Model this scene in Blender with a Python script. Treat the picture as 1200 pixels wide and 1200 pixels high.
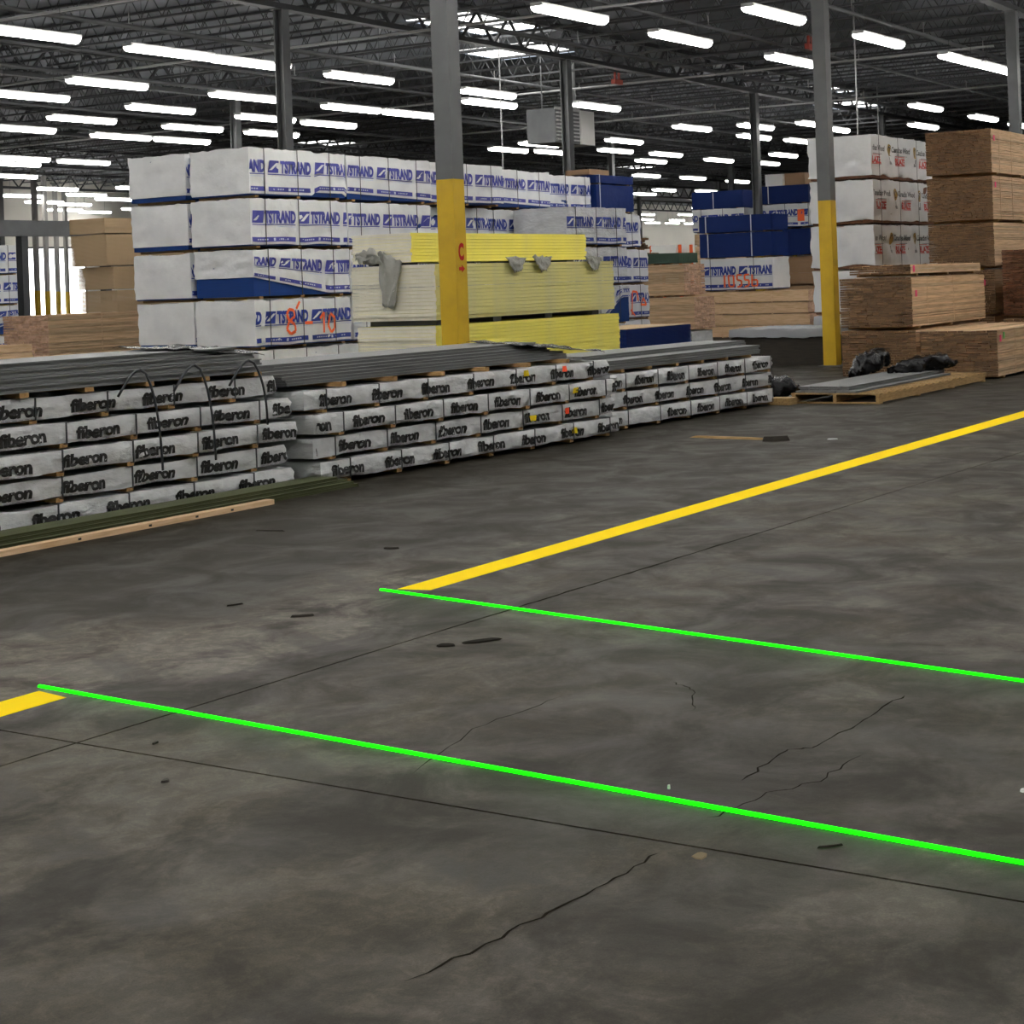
import bpy, bmesh, math, random
from mathutils import Vector, Matrix, noise
random.seed(7)
SC = bpy.context.scene
COL = SC.collection
for o in list(bpy.data.objects): bpy.data.objects.remove(o)

# ---------------------------------------------------------------- camera
F, TH, SR, CY, EYE = 2060.0, math.radians(32.0), 0.036, 332.5, 1.7
CR = math.sqrt(1 - SR * SR)
cam_d = bpy.data.cameras.new('camera'); cam = bpy.data.objects.new('camera', cam_d); COL.objects.link(cam)
cam_d.sensor_width = 36; cam_d.sensor_height = 36; cam_d.sensor_fit = 'HORIZONTAL'
cam_d.lens = F / 1200 * 36; cam_d.shift_y = (CY - 600) / 1200
cam_d.clip_end = 600
_R = Vector((math.sin(TH), -math.cos(TH), 0)); _U = Vector((0, 0, 1)); _F = Vector((math.cos(TH), math.sin(TH), 0))
_cx = CR * _R - SR * _U; _cy = SR * _R + CR * _U; _cz = -_F
cam.matrix_world = Matrix(((_cx.x, _cy.x, _cz.x, 0), (_cx.y, _cy.y, _cz.y, 0), (_cx.z, _cy.z, _cz.z, EYE), (0, 0, 0, 1)))
SC.camera = cam
# ---------------------------------------------------------------- world, exposure
w = bpy.data.worlds.new('world'); SC.world = w; w.use_nodes = True
w.node_tree.nodes['Background'].inputs[0].default_value = (0.75, 0.85, 1.0, 1)
w.node_tree.nodes['Background'].inputs[1].default_value = 1.0
LAMP = 18.0
SC.view_settings.view_transform = 'Standard'; SC.view_settings.look = 'None'
SC.view_settings.exposure = 0.35; SC.view_settings.gamma = 1.0; SC.view_settings.use_curve_mapping = False

# ---------------------------------------------------------------- materials
MATS = {}
def mat(name, col, rough=0.6, metal=0.0, spec=0.5, vary=None, bump=None, scale=(1, 1, 1), island=0.0, emit=None, nscale=4.0, detail=4.0, coat=0.0):
    """vary=(second colour, lo, hi); bump=(scale, strength); island = per-piece brightness jitter"""
    m = bpy.data.materials.new(name); m.use_nodes = True; MATS[name] = m
    nt = m.node_tree; N = nt.nodes; L = nt.links; b = N['Principled BSDF']
    b.inputs['Base Color'].default_value = (*col, 1); b.inputs['Roughness'].default_value = rough
    b.inputs['Metallic'].default_value = metal; b.inputs['Specular IOR Level'].default_value = spec
    out = None
    tc = N.new('ShaderNodeTexCoord'); mp = N.new('ShaderNodeMapping'); mp.inputs['Scale'].default_value = scale
    L.new(tc.outputs['Object'], mp.inputs['Vector'])
    if vary:
        n = N.new('ShaderNodeTexNoise'); n.inputs['Scale'].default_value = nscale; n.inputs['Detail'].default_value = detail
        L.new(mp.outputs[0], n.inputs['Vector'])
        r = N.new('ShaderNodeMapRange'); r.inputs[1].default_value = vary[1]; r.inputs[2].default_value = vary[2]
        L.new(n.outputs[0], r.inputs[0])
        mx = N.new('ShaderNodeMix'); mx.data_type = 'RGBA'; mx.inputs[6].default_value = (*col, 1); mx.inputs[7].default_value = (*vary[0], 1)
        L.new(r.outputs[0], mx.inputs[0]); out = mx.outputs[2]
    if island:
        g = N.new('ShaderNodeNewGeometry'); r2 = N.new('ShaderNodeMapRange'); r2.inputs[3].default_value = 1 - island; r2.inputs[4].default_value = 1 + island
        L.new(g.outputs['Random Per Island'], r2.inputs[0])
        hs = N.new('ShaderNodeHueSaturation'); L.new(r2.outputs[0], hs.inputs['Value'])
        if out: L.new(out, hs.inputs['Color'])
        else: hs.inputs['Color'].default_value = (*col, 1)
        out = hs.outputs[0]
    if out: L.new(out, b.inputs['Base Color'])
    if bump:
        n2 = N.new('ShaderNodeTexNoise'); n2.inputs['Scale'].default_value = bump[0]; n2.inputs['Detail'].default_value = 5
        L.new(mp.outputs[0], n2.inputs['Vector'])
        bp = N.new('ShaderNodeBump'); bp.inputs['Strength'].default_value = bump[1]; bp.inputs['Distance'].default_value = 0.02
        L.new(n2.outputs[0], bp.inputs['Height']); L.new(bp.outputs[0], b.inputs['Normal'])
    if emit:
        b.inputs['Emission Color'].default_value = (*emit[0], 1); b.inputs['Emission Strength'].default_value = emit[1]
        m.cycles.emission_sampling = 'FRONT'
    return m
mat('wrap_white', (0.72, 0.73, 0.74), 0.45, vary=((0.62, 0.63, 0.65), .45, .75), bump=(7, .5), nscale=2.0)
mat('wrap_grey', (0.62, 0.63, 0.64), 0.38, vary=((0.46, 0.47, 0.48), .45, .75), bump=(9, .9), nscale=3.0, scale=(1, 1, 2.2))
mat('wrap_plain', (0.33, 0.345, 0.365), 0.5, bump=(6, .4))
mat('ink_blue', (0.02, 0.045, 0.30), 0.5)
mat('ink_violet', (0.055, 0.06, 0.33), 0.5)
mat('ink_pale', (0.55, 0.6, 0.75), 0.5)
mat('ink_black', (0.012, 0.012, 0.012), 0.5)
mat('ink_grey', (0.25, 0.25, 0.26), 0.6)
mat('ink_red', (0.55, 0.06, 0.05), 0.5)
mat('ink_gold', (0.36, 0.22, 0.03), 0.5)
mat('spray_orange', (1.0, 0.16, 0.04), 0.7)
mat('tag_pink', (0.9, 0.05, 0.22), 0.6)
mat('tag_yellow', (0.9, 0.65, 0.0), 0.6)
mat('tag_red', (0.9, 0.08, 0.02), 0.6)
mat('tag_green', (0.1, 0.5, 0.1), 0.6)
mat('panel_blue', (0.004, 0.035, 0.17), 0.6, spec=.25, vary=((0.007, 0.045, 0.21), .3, .7), scale=(1, 1, 60), nscale=2)
mat('film_blue', (0.003, 0.018, 0.115), 0.6, spec=.2, bump=(8, .3))
mat('strap_dark', (0.03, 0.035, 0.04), 0.4)
mat('strap_pale', (0.6, 0.63, 0.68), 0.4)
mat('black_film', (0.008, 0.008, 0.009), 0.22, spec=.22, bump=(14, .9))
mat('wood_pine', (0.74, 0.52, 0.32), 0.7, vary=((0.58, 0.37, 0.19), .4, .7), scale=(1.2, 14, 14), nscale=3, island=.12)
mat('wood_side', (0.72, 0.51, 0.31), 0.7, vary=((0.50, 0.32, 0.17), .4, .7), scale=(.7, 12, 12), nscale=3, island=.22)
mat('wood_end', (0.19, 0.108, 0.050), 0.8, vary=((0.09, 0.046, 0.018), .4, .7), scale=(6, 6, 20), nscale=3, island=.38)
mat('wood_end_red', (0.17, 0.07, 0.03), 0.8, vary=((0.08, 0.03, 0.014), .4, .7), scale=(6, 6, 20), nscale=3, island=.4)
mat('wood_end_light', (0.55, 0.36, 0.25), 0.8, vary=((0.38, 0.22, 0.13), .4, .7), scale=(4, 4, 8), nscale=3, island=.25)
mat('wood_block', (0.40, 0.24, 0.09), 0.75, vary=((0.26, 0.14, 0.05), .4, .7), scale=(8, 2, 8))
mat('ply', (0.62, 0.46, 0.28), 0.7, vary=((0.48, 0.34, 0.19), .4, .65), scale=(.6, .6, 45), nscale=2, island=.08)
mat('pallet_wood', (0.42, 0.27, 0.11), 0.75, vary=((0.26, 0.16, 0.06), .4, .7), scale=(1.5, 10, 10), island=.15)
mat('deck_grey', (0.17, 0.175, 0.175), 0.55, vary=((0.13, 0.135, 0.135), .4, .7), scale=(.5, 20, 20), island=.10)
mat('deck_dark', (0.055, 0.057, 0.058), 0.5, island=.1)
mat('deck_olive', (0.07, 0.08, 0.03), 0.6, vary=((0.05, 0.06, 0.022), .4, .7), scale=(.6, 20, 20), island=.14)
mat('foam_yellow', (0.92, 0.82, 0.14), 0.65, vary=((0.82, 0.74, 0.18), .4, .7), nscale=2, island=.09)
mat('foam_dusty', (0.76, 0.69, 0.24), 0.7, vary=((0.66, 0.62, 0.30), .35, .65), nscale=2, island=.08)
mat('foam_end', (0.78, 0.75, 0.62), 0.75, vary=((0.69, 0.66, 0.54), .4, .7), nscale=3, island=.04)
mat('grey_film', (0.30, 0.30, 0.27), 0.35, bump=(16, .7))
mat('steel_grey', (0.12, 0.125, 0.128), 0.5, vary=((0.095, 0.10, 0.102), .35, .7), nscale=3)
mat('steel_dark', (0.045, 0.05, 0.055), 0.6)
mat('steel_bright', (0.5, 0.5, 0.5), 0.35, metal=.7)
mat('paint_yellow', (0.62, 0.40, 0.012), 0.5, vary=((0.50, 0.31, 0.01), .45, .75), nscale=2.5)
mat('line_yellow', (0.98, 0.70, 0.0), 0.85, spec=.1)
mat('laser_green', (0.0, 0.2, 0.0), 0.8, spec=.05, emit=((0.004, 1.0, 0.0015), 4.0))
mat('lamp_white', (1, 1, 1), 0.4, emit=((1.0, 0.975, 0.93), LAMP))
mat('daylight', (1, 1, 1), 0.4, emit=((1.0, 0.99, 0.96), 4.0))
mat('housing', (0.6, 0.6, 0.6), 0.4)
mat('roof_deck', (0.17, 0.183, 0.205), 0.7, vary=((0.12, 0.13, 0.145), .4, .7), nscale=.6)
mat('joist_grey', (0.06, 0.063, 0.067), 0.6)
mat('girder_dark', (0.05, 0.053, 0.056), 0.6)
mat('pipe_grey', (0.07, 0.072, 0.075), 0.45)
mat('pipe_light', (0.34, 0.34, 0.34), 0.4)
mat('pipe_red', (0.35, 0.05, 0.03), 0.5)
mat('wall_paint', (0.80, 0.78, 0.71), 0.7, vary=((0.74, 0.72, 0.66), .4, .7), nscale=.3)
mat('concrete_dark', (0.018, 0.016, 0.013), 0.95, spec=.05)
mat('cardboard', (0.36, 0.22, 0.12), 0.7)
mat('white_enamel', (0.75, 0.75, 0.73), 0.4)
mat('rack_orange', (0.85, 0.12, 0.02), 0.5)
mat('green_wrap', (0.03, 0.07, 0.045), 0.5, bump=(12, .6))
mat('dark_wood', (0.035, 0.028, 0.02), 0.7, vary=((0.02, 0.017, 0.012), .4, .7), scale=(1, 1, 10), nscale=4)
mat('post_pale', (0.34, 0.335, 0.32), 0.6)
mat('letter_red', (0.42, 0.01, 0.012), 0.6, spec=.2)
mat('crack_dark', (0.020, 0.0175, 0.014), 0.95, spec=0.0)
mat('sawdust', (0.16, 0.12, 0.06), 0.9)
mat('bark', (0.03, 0.025, 0.018), 0.8)

def floor_material():
    m = bpy.data.materials.new('concrete_floor'); m.use_nodes = True; MATS['concrete_floor'] = m
    nt = m.node_tree; N = nt.nodes; L = nt.links; b = N['Principled BSDF']
    geo = N.new('ShaderNodeNewGeometry')
    def nz(scale, detail, vec=None, rough=.55, dist=0.0):
        n = N.new('ShaderNodeTexNoise'); n.inputs['Scale'].default_value = scale; n.inputs['Detail'].default_value = detail
        n.inputs['Roughness'].default_value = rough; n.inputs['Distortion'].default_value = dist
        L.new(vec or geo.outputs['Position'], n.inputs['Vector']); return n.outputs[0]
    def rng(v, a, c, lo=0.0, hi=1.0, smooth=True):
        r = N.new('ShaderNodeMapRange'); r.interpolation_type = 'SMOOTHSTEP' if smooth else 'LINEAR'
        r.inputs[1].default_value = a; r.inputs[2].default_value = c; r.inputs[3].default_value = lo; r.inputs[4].default_value = hi
        L.new(v, r.inputs[0]); return r.outputs[0]
    def mth(op, a, c):
        n = N.new('ShaderNodeMath'); n.operation = op
        for i, v in ((0, a), (1, c)):
            if isinstance(v, (int, float)): n.inputs[i].default_value = v
            else: L.new(v, n.inputs[i])
        return n.outputs[0]
    def mix(f, a, c):
        n = N.new('ShaderNodeMix'); n.data_type = 'RGBA'; L.new(f, n.inputs[0])
        for i, v in ((6, a), (7, c)):
            if isinstance(v, tuple): n.inputs[i].default_value = (*v, 1)
            else: L.new(v, n.inputs[i])
        return n.outputs[2]
    sx = N.new('ShaderNodeSeparateXYZ'); L.new(geo.outputs['Position'], sx.inputs[0])
    st = N.new('ShaderNodeMapping'); st.inputs['Scale'].default_value = (.35, 1.3, 1); L.new(geo.outputs['Position'], st.inputs['Vector'])
    big = nz(.55, 5, dist=.4); mid = nz(1.9, 7, rough=.65, dist=.6); streak = nz(1.3, 7, st.outputs[0], .62, .5); fine = nz(38, 6, rough=.75); mic = nz(160, 3)
    c = mix(rng(mid, .36, .66), (0.034, 0.029, 0.0195), (0.132, 0.112, 0.084))
    c = mix(rng(big, .47, .66, 0, .75), c, (0.1500, 0.1293, 0.0896))
    c = mix(rng(streak, .40, .60, .72, 0), c, (0.0300, 0.0251, 0.0168))
    warm = nz(.8, 3); c = mix(rng(warm, .55, .7, 0, .35), c, (0.0880, 0.0618, 0.0304))
    # darker sealed lane beside the stacks (a differently finished strip of slab)
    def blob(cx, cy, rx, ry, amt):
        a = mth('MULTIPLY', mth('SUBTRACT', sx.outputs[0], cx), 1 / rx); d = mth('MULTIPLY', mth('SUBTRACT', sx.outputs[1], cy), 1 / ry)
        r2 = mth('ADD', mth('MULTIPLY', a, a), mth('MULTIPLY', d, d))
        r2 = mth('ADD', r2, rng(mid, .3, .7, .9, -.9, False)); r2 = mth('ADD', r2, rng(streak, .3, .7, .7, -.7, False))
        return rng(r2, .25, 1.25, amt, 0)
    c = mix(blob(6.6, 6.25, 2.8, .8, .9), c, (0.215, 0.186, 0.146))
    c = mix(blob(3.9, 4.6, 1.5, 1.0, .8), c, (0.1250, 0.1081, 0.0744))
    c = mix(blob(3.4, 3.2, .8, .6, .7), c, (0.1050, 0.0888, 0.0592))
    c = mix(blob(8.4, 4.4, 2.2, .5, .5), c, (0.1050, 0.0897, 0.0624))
    c = mix(blob(5.2, 2.75, .9, .45, .75), c, (0.0300, 0.0261, 0.0184))
    c = mix(blob(6.6, 3.4, 1.2, .5, .5), c, (0.0340, 0.0289, 0.0200))
    # tyre tracks: thin curved bands sweeping across the slab
    wv = N.new('ShaderNodeTexWave'); wv.inputs['Scale'].default_value = .33; wv.inputs['Distortion'].default_value = 5.5; wv.inputs['Detail'].default_value = 2.5; wv.inputs['Detail Scale'].default_value = .35
    rm = N.new('ShaderNodeMapping'); rm.inputs['Rotation'].default_value = (0, 0, .5); L.new(geo.outputs['Position'], rm.inputs['Vector']); L.new(rm.outputs[0], wv.inputs['Vector'])
    c = mix(mth('MULTIPLY', rng(wv.outputs[0], .86, .97, 0, .6), rng(mid, .4, .6, 0, 1)), c, (0.0260, 0.0222, 0.0160))
    edge = mth('ADD', sx.outputs[1], rng(nz(.5, 5), .3, .7, -.8, .8, False))
    edge = mth('ADD', edge, rng(sx.outputs[0], 5.0, 10.0, -.5, .75, False))
    lane = rng(edge, 6.2, 7.2, 0, .95)
    lanec = mix(rng(streak, .35, .7), (0.0260, 0.0217, 0.0136), (0.0420, 0.0357, 0.0232))
    c = mix(lane, c, lanec)
    c = mix(rng(nz(5.5, 4), .70, .76, 0, .7), c, (0.0200, 0.0174, 0.0120))
    c = mix(rng(fine, .3, .75, .30, 0), c, (0.0160, 0.0135, 0.0096))
    c = mix(rng(nz(11, 8, rough=.75, dist=.8), .44, .62, .45, 0), c, (.022, .0185, .013))
    c = mix(rng(nz(16, 8, rough=.8), .60, .78, 0, .4), c, (.15, .13, .095))
    c = mix(rng(mic, .35, .7, .30, 0), c, (0.0100, 0.0087, 0.0064))
    L.new(c, b.inputs['Base Color'])
    L.new(rng(mid, .3, .7, .7, .48), b.inputs['Roughness'])
    b.inputs['Specular IOR Level'].default_value = .16
    bp = N.new('ShaderNodeBump'); bp.inputs['Strength'].default_value = .25; bp.inputs['Distance'].default_value = .004
    L.new(fine, bp.inputs['Height']); L.new(bp.outputs[0], b.inputs['Normal'])
    return m
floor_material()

ORD = ['first', 'second', 'third', 'fourth', 'fifth', 'sixth', 'seventh', 'eighth', 'ninth', 'tenth', 'eleventh', 'twelfth', 'thirteenth', 'fourteenth', 'fifteenth', 'sixteenth', 'seventeenth', 'eighteenth', 'nineteenth', 'twentieth']
# ---------------------------------------------------------------- mesh helpers
class MB:
    def __init__(s): s.v = []; s.f = []; s.m = []
    def quad(s, pts, m=0):
        n = len(s.v); s.v += [tuple(p) for p in pts]; s.f.append(tuple(range(n, n + len(pts)))); s.m.append(m)
    def box(s, x0, x1, y0, y1, z0, z1, m=0, mend=None, mtop=None):
        n = len(s.v)
        s.v += [(x0, y0, z0), (x1, y0, z0), (x1, y1, z0), (x0, y1, z0), (x0, y0, z1), (x1, y0, z1), (x1, y1, z1), (x0, y1, z1)]
        e = m if mend is None else mend
        for f, k in (((0, 3, 2, 1), m), ((4, 5, 6, 7), m if mtop is None else mtop), ((0, 1, 5, 4), m), ((2, 3, 7, 6), m), ((3, 0, 4, 7), e), ((1, 2, 6, 5), e)):
            s.f.append(tuple(n + i for i in f)); s.m.append(k)
    def bar(s, p, q, w, h=None, m=0):
        p = Vector(p); q = Vector(q); d = (q - p).normalized(); h = h or w
        a = d.cross(Vector((0, 0, 1))); a = a.normalized() if a.length > 1e-4 else Vector((1, 0, 0)); b = a.cross(d).normalized()
        n = len(s.v)
        for c in (p, q):
            for i, j in ((-1, -1), (1, -1), (1, 1), (-1, 1)): s.v.append(tuple(c + a * i * w / 2 + b * j * h / 2))
        for f in ((0, 1, 2, 3), (7, 6, 5, 4), (0, 4, 5, 1), (1, 5, 6, 2), (2, 6, 7, 3), (3, 7, 4, 0)):
            s.f.append(tuple(n + i for i in f)); s.m.append(m)
    def tube(s, pts, r, seg=8, m=0, cap=True):
        pts = [Vector(p) for p in pts]; n0 = len(s.v); up = Vector((0, 0, 1))
        for i, p in enumerate(pts):
            d = (pts[min(i + 1, len(pts) - 1)] - pts[max(i - 1, 0)]).normalized()
            a = d.cross(up)
            if a.length < 1e-3: a = d.cross(Vector((1, 0, 0)))
            a.normalize(); b = a.cross(d).normalized()
            rr = r[i] if isinstance(r, (list, tuple)) else r
            for k in range(seg):
                t = 2 * math.pi * k / seg; s.v.append(tuple(p + (a * math.cos(t) + b * math.sin(t)) * rr))
        for i in range(len(pts) - 1):
            for k in range(seg):
                k2 = (k + 1) % seg; q = n0 + i * seg
                s.f.append((q + k, q + k2, q + seg + k2, q + seg + k)); s.m.append(m)
        if cap:
            s.f.append(tuple(n0 + k for k in range(seg))[::-1]); s.m.append(m)
            s.f.append(tuple(n0 + (len(pts) - 1) * seg + k for k in range(seg))); s.m.append(m)
    def mesh(s, name, mats, smooth=False):
        me = bpy.data.meshes.new(name); me.from_pydata(s.v, [], s.f); 
        for k in mats: me.materials.append(MATS[k])
        me.polygons.foreach_set('material_index', s.m)
        if smooth: me.polygons.foreach_set('use_smooth', [True] * len(me.polygons))
        me.update(); return me
def obj(name, me, parent=None, loc=(0, 0, 0), rot=(0, 0, 0)):
    o = bpy.data.objects.new(name, me); COL.objects.link(o); o.location = loc; o.rotation_euler = rot
    if parent: o.parent = parent
    return o
def tag(o, label, cat=None, group=None, kind=None):
    if label: o['label'] = label
    if cat: o['category'] = cat
    if group: o['group'] = group
    if kind: o['kind'] = kind
    return o
def thing(name, label, cat, loc, rotz=0.0, group=None, kind=None):
    return tag(obj(name, None, None, loc, (0, 0, rotz)), label, cat, group, kind)
def boxpart(name, mats, parent, *dims, **kw):
    b = MB(); b.box(*dims, **kw); return obj(name, b.mesh(name, mats if isinstance(mats, list) else [mats]), parent)

_txt = {}
def text2d(s, bold=0.0, spacing=1.0):
    """flat outline of a word as (verts, faces), cap height about 0.7, starting at x=0"""
    k = (s, bold, spacing)
    if k not in _txt:
        c = bpy.data.curves.new('t', 'FONT'); c.body = s; c.size = 1; c.offset = bold; c.resolution_u = 3; c.space_character = spacing
        o = bpy.data.objects.new('t', c); COL.objects.link(o)
        me = bpy.data.meshes.new_from_object(o)
        v = [(p.co.x, p.co.y) for p in me.vertices]; f = [tuple(q.vertices) for q in me.polygons]
        bpy.data.objects.remove(o); bpy.data.curves.remove(c); bpy.data.meshes.remove(me)
        x0 = min(p[0] for p in v); x1 = max(p[0] for p in v)
        _txt[k] = ([(p[0] - x0, p[1]) for p in v], f, x1 - x0)
    return _txt[k]

class Print:
    """flat print in (x,z) of a face; put on a surface by place()"""
    def __init__(s): s.b = MB()
    def rect(s, x0, x1, z0, z1, m, n=6, skew=0.0):
        for i in range(n):
            a = x0 + (x1 - x0) * i / n; c = x0 + (x1 - x0) * (i + 1) / n
            s.b.quad([(a, 0, z0), (c, 0, z0), (c + skew, 0, z1), (a + skew, 0, z1)], m)
    def word(s, t, x, z, width, height, m, bold=.02, spacing=1.0, shear=0.0):
        v, f, L = text2d(t, bold, spacing); n = len(s.b.v); kx = width / L; kz = height / .73
        s.b.v += [(x + p[0] * kx + shear * p[1] * kz, 0, z + p[1] * kz) for p in v]
        for q in f: s.b.f.append(tuple(n + i for i in q)); s.b.m.append(m)
    def stroke(s, pts, w_, m):
        for (x0, z0), (x1, z1) in zip(pts, pts[1:]):
            d = math.hypot(x1 - x0, z1 - z0) or 1; nx, nz = -(z1 - z0) / d * w_ / 2, (x1 - x0) / d * w_ / 2
            s.b.quad([(x0 - nx, 0, z0 - nz), (x1 - nx, 0, z1 - nz), (x1 + nx, 0, z1 + nz), (x0 + nx, 0, z0 + nz)], m)
    def place(s, name, mats, parent, surf, x0=None, x1=None, dx=0.0, z0=None, z1=None):
        bm = bmesh.new(); vs = [bm.verts.new((p[0] + dx, p[1], p[2])) for p in s.b.v]
        for f, m in zip(s.b.f, s.b.m):
            try: fc = bm.faces.new([vs[i] for i in f]); fc.material_index = m
            except ValueError: pass
        for axis, lo, hi in ((0, x0, x1), (2, z0, z1)):
            for val, sg in ((lo, -1), (hi, 1)):
                if val is None: continue
                co = Vector((0, 0, 0)); no = Vector((0, 0, 0)); co[axis] = val; no[axis] = sg
                bmesh.ops.bisect_plane(bm, geom=bm.verts[:] + bm.edges[:] + bm.faces[:], plane_co=co, plane_no=no, clear_outer=True)
        if not bm.faces: bm.free(); return None
        for v in bm.verts: v.co = surf(v.co.x, v.co.z) + Vector((0, v.co.y, 0))
        me = bpy.data.meshes.new(name); bm.to_mesh(me); bm.free()
        for k in mats: me.materials.append(MATS[k])
        return obj(name, me, parent)

def wrinkle(x, y, z, seed, amp):
    p = Vector((x * 1.5 + z * 1.1, y * 1.5 - x * .3, z * 3.2)) + Vector((seed * 7.3, seed * 3.1, seed * 1.7))
    a = 1 - abs(noise.noise(p)) * 2.2
    b = noise.noise(p * 2.6 + Vector((4, 2, 9)))
    q = Vector((x * 1.2 - z * 3.4 + y * .8, z * 1.3 + x * 3.0 + y * 2.4, seed * 5.1))
    c = 1 - min(1, abs(noise.noise(q * 1.3)) * 4.5)
    return amp * (a * .45 + b * .35 + c * .55 - .2)
def grid_box(L, W, h, nx, ny, nz, fn):
    """closed box of welded grids; fn(p, n) moves each vertex"""
    idx = {}; V = []; Nn = []; Fc = []
    def vid(i, j, k, n):
        if (i, j, k) not in idx: idx[(i, j, k)] = len(V); V.append(Vector((L * i / nx, W * j / ny, h * k / nz))); Nn.append(Vector((0, 0, 0)))
        q = idx[(i, j, k)]; Nn[q] += Vector(n) * (0 if Nn[q].dot(Vector(n)) > .5 else 1); return q
    for j, n in ((0, (0, -1, 0)), (ny, (0, 1, 0))):
        for i in range(nx):
            for k in range(nz):
                q = [vid(i, j, k, n), vid(i + 1, j, k, n), vid(i + 1, j, k + 1, n), vid(i, j, k + 1, n)]; Fc.append(tuple(q if j == 0 else q[::-1]))
    for i, n in ((0, (-1, 0, 0)), (nx, (1, 0, 0))):
        for j in range(ny):
            for k in range(nz):
                q = [vid(i, j, k, n), vid(i, j + 1, k, n), vid(i, j + 1, k + 1, n), vid(i, j, k + 1, n)]; Fc.append(tuple(q[::-1] if i == 0 else q))
    for k, n in ((0, (0, 0, -1)), (nz, (0, 0, 1))):
        for i in range(nx):
            for j in range(ny):
                q = [vid(i, j, k, n), vid(i + 1, j, k, n), vid(i + 1, j + 1, k, n), vid(i, j + 1, k, n)]; Fc.append(tuple(q[::-1] if k == 0 else q))
    return [fn(p, n.normalized()) for p, n in zip(V, Nn)], Fc
def shell(name, parent, matname, L, W, h, fn, step=.09, loc=(0, 0, 0)):
    nx, ny, nz = (max(2, int(q / step)) for q in (L, W, h)); nz = max(nz, 4)
    v, f = grid_box(L, W, h, nx, ny, nz, fn)
    me = bpy.data.meshes.new(name); me.from_pydata(v, [], f); me.materials.append(MATS[matname])
    me.polygons.foreach_set('use_smooth', [True] * len(me.polygons)); me.update(); me.set_sharp_from_angle(angle=math.radians(48))
    return obj(name, me, parent, loc)
def sampler(d, L, h, step):
    """the displacement the shell's grid really shows at (x, z) of its front face"""
    nx = max(2, int(L / step)); nz = max(4, max(2, int(h / step)))
    def f(x, z):
        a = min(max(x / L * nx, 0), nx - 1e-6); c = min(max(z / h * nz, 0), nz - 1e-6); i, k = int(a), int(c); a -= i; c -= k
        g = lambda p, q: d(L * p / nx, h * q / nz)
        return (g(i, k) * (1 - a) + g(i + 1, k) * a) * (1 - c) + (g(i, k + 1) * (1 - a) + g(i + 1, k + 1) * a) * c
    return f
def strap_ring(parent, x, W, z0, h, m='strap_dark', wd=.016, out=.016, name='strap'):
    b = MB(); o = out; u = min(out, .010)
    b.box(x, x + wd, -o - .004, -o, z0 - .002, h + u); b.box(x, x + wd, W + o, W + o + .004, z0 - .002, h + u)
    b.box(x, x + wd, -o, W + o, h + u - .004, h + u); b.box(x, x + wd, -o, W + o, z0 - .006, z0 - .002)
    return obj(name, b.mesh(name, [m]), parent)

# ---------------------------------------------------------------- stock builders
def unit_tstrand(h):
    p = Print()
    p.rect(0, .25, .50 * h, .76 * h, 0, 3, .03)
    p.b.quad([(.03, -.003, .55 * h), (.10, -.003, .55 * h), (.27, -.003, .71 * h), (.20, -.003, .71 * h)], 1)
    p.word('TSTRAND', .295, .51 * h, .77, .25 * h, 0, .06, 1.0, .06)
    p.rect(.0, 1.06, .455 * h, .475 * h, 0, 8)
    p.rect(.62, 1.05, .41 * h, .425 * h, 2, 5)
    p.rect(0, 1.05, .10 * h, .20 * h, 0, 8)
    for a in (.12, .62): 
        for i in range(5): p.b.quad([(a + i * .055, -.003, .135 * h), (a + i * .055 + .035, -.003, .135 * h), (a + i * .055 + .035, -.003, .165 * h), (a + i * .055, -.003, .165 * h)], 2)
    p.b.quad([(.50, -.003, .12 * h), (.55, -.003, .12 * h), (.55, -.003, .18 * h), (.50, -.003, .18 * h)], 2)
    return p
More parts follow.
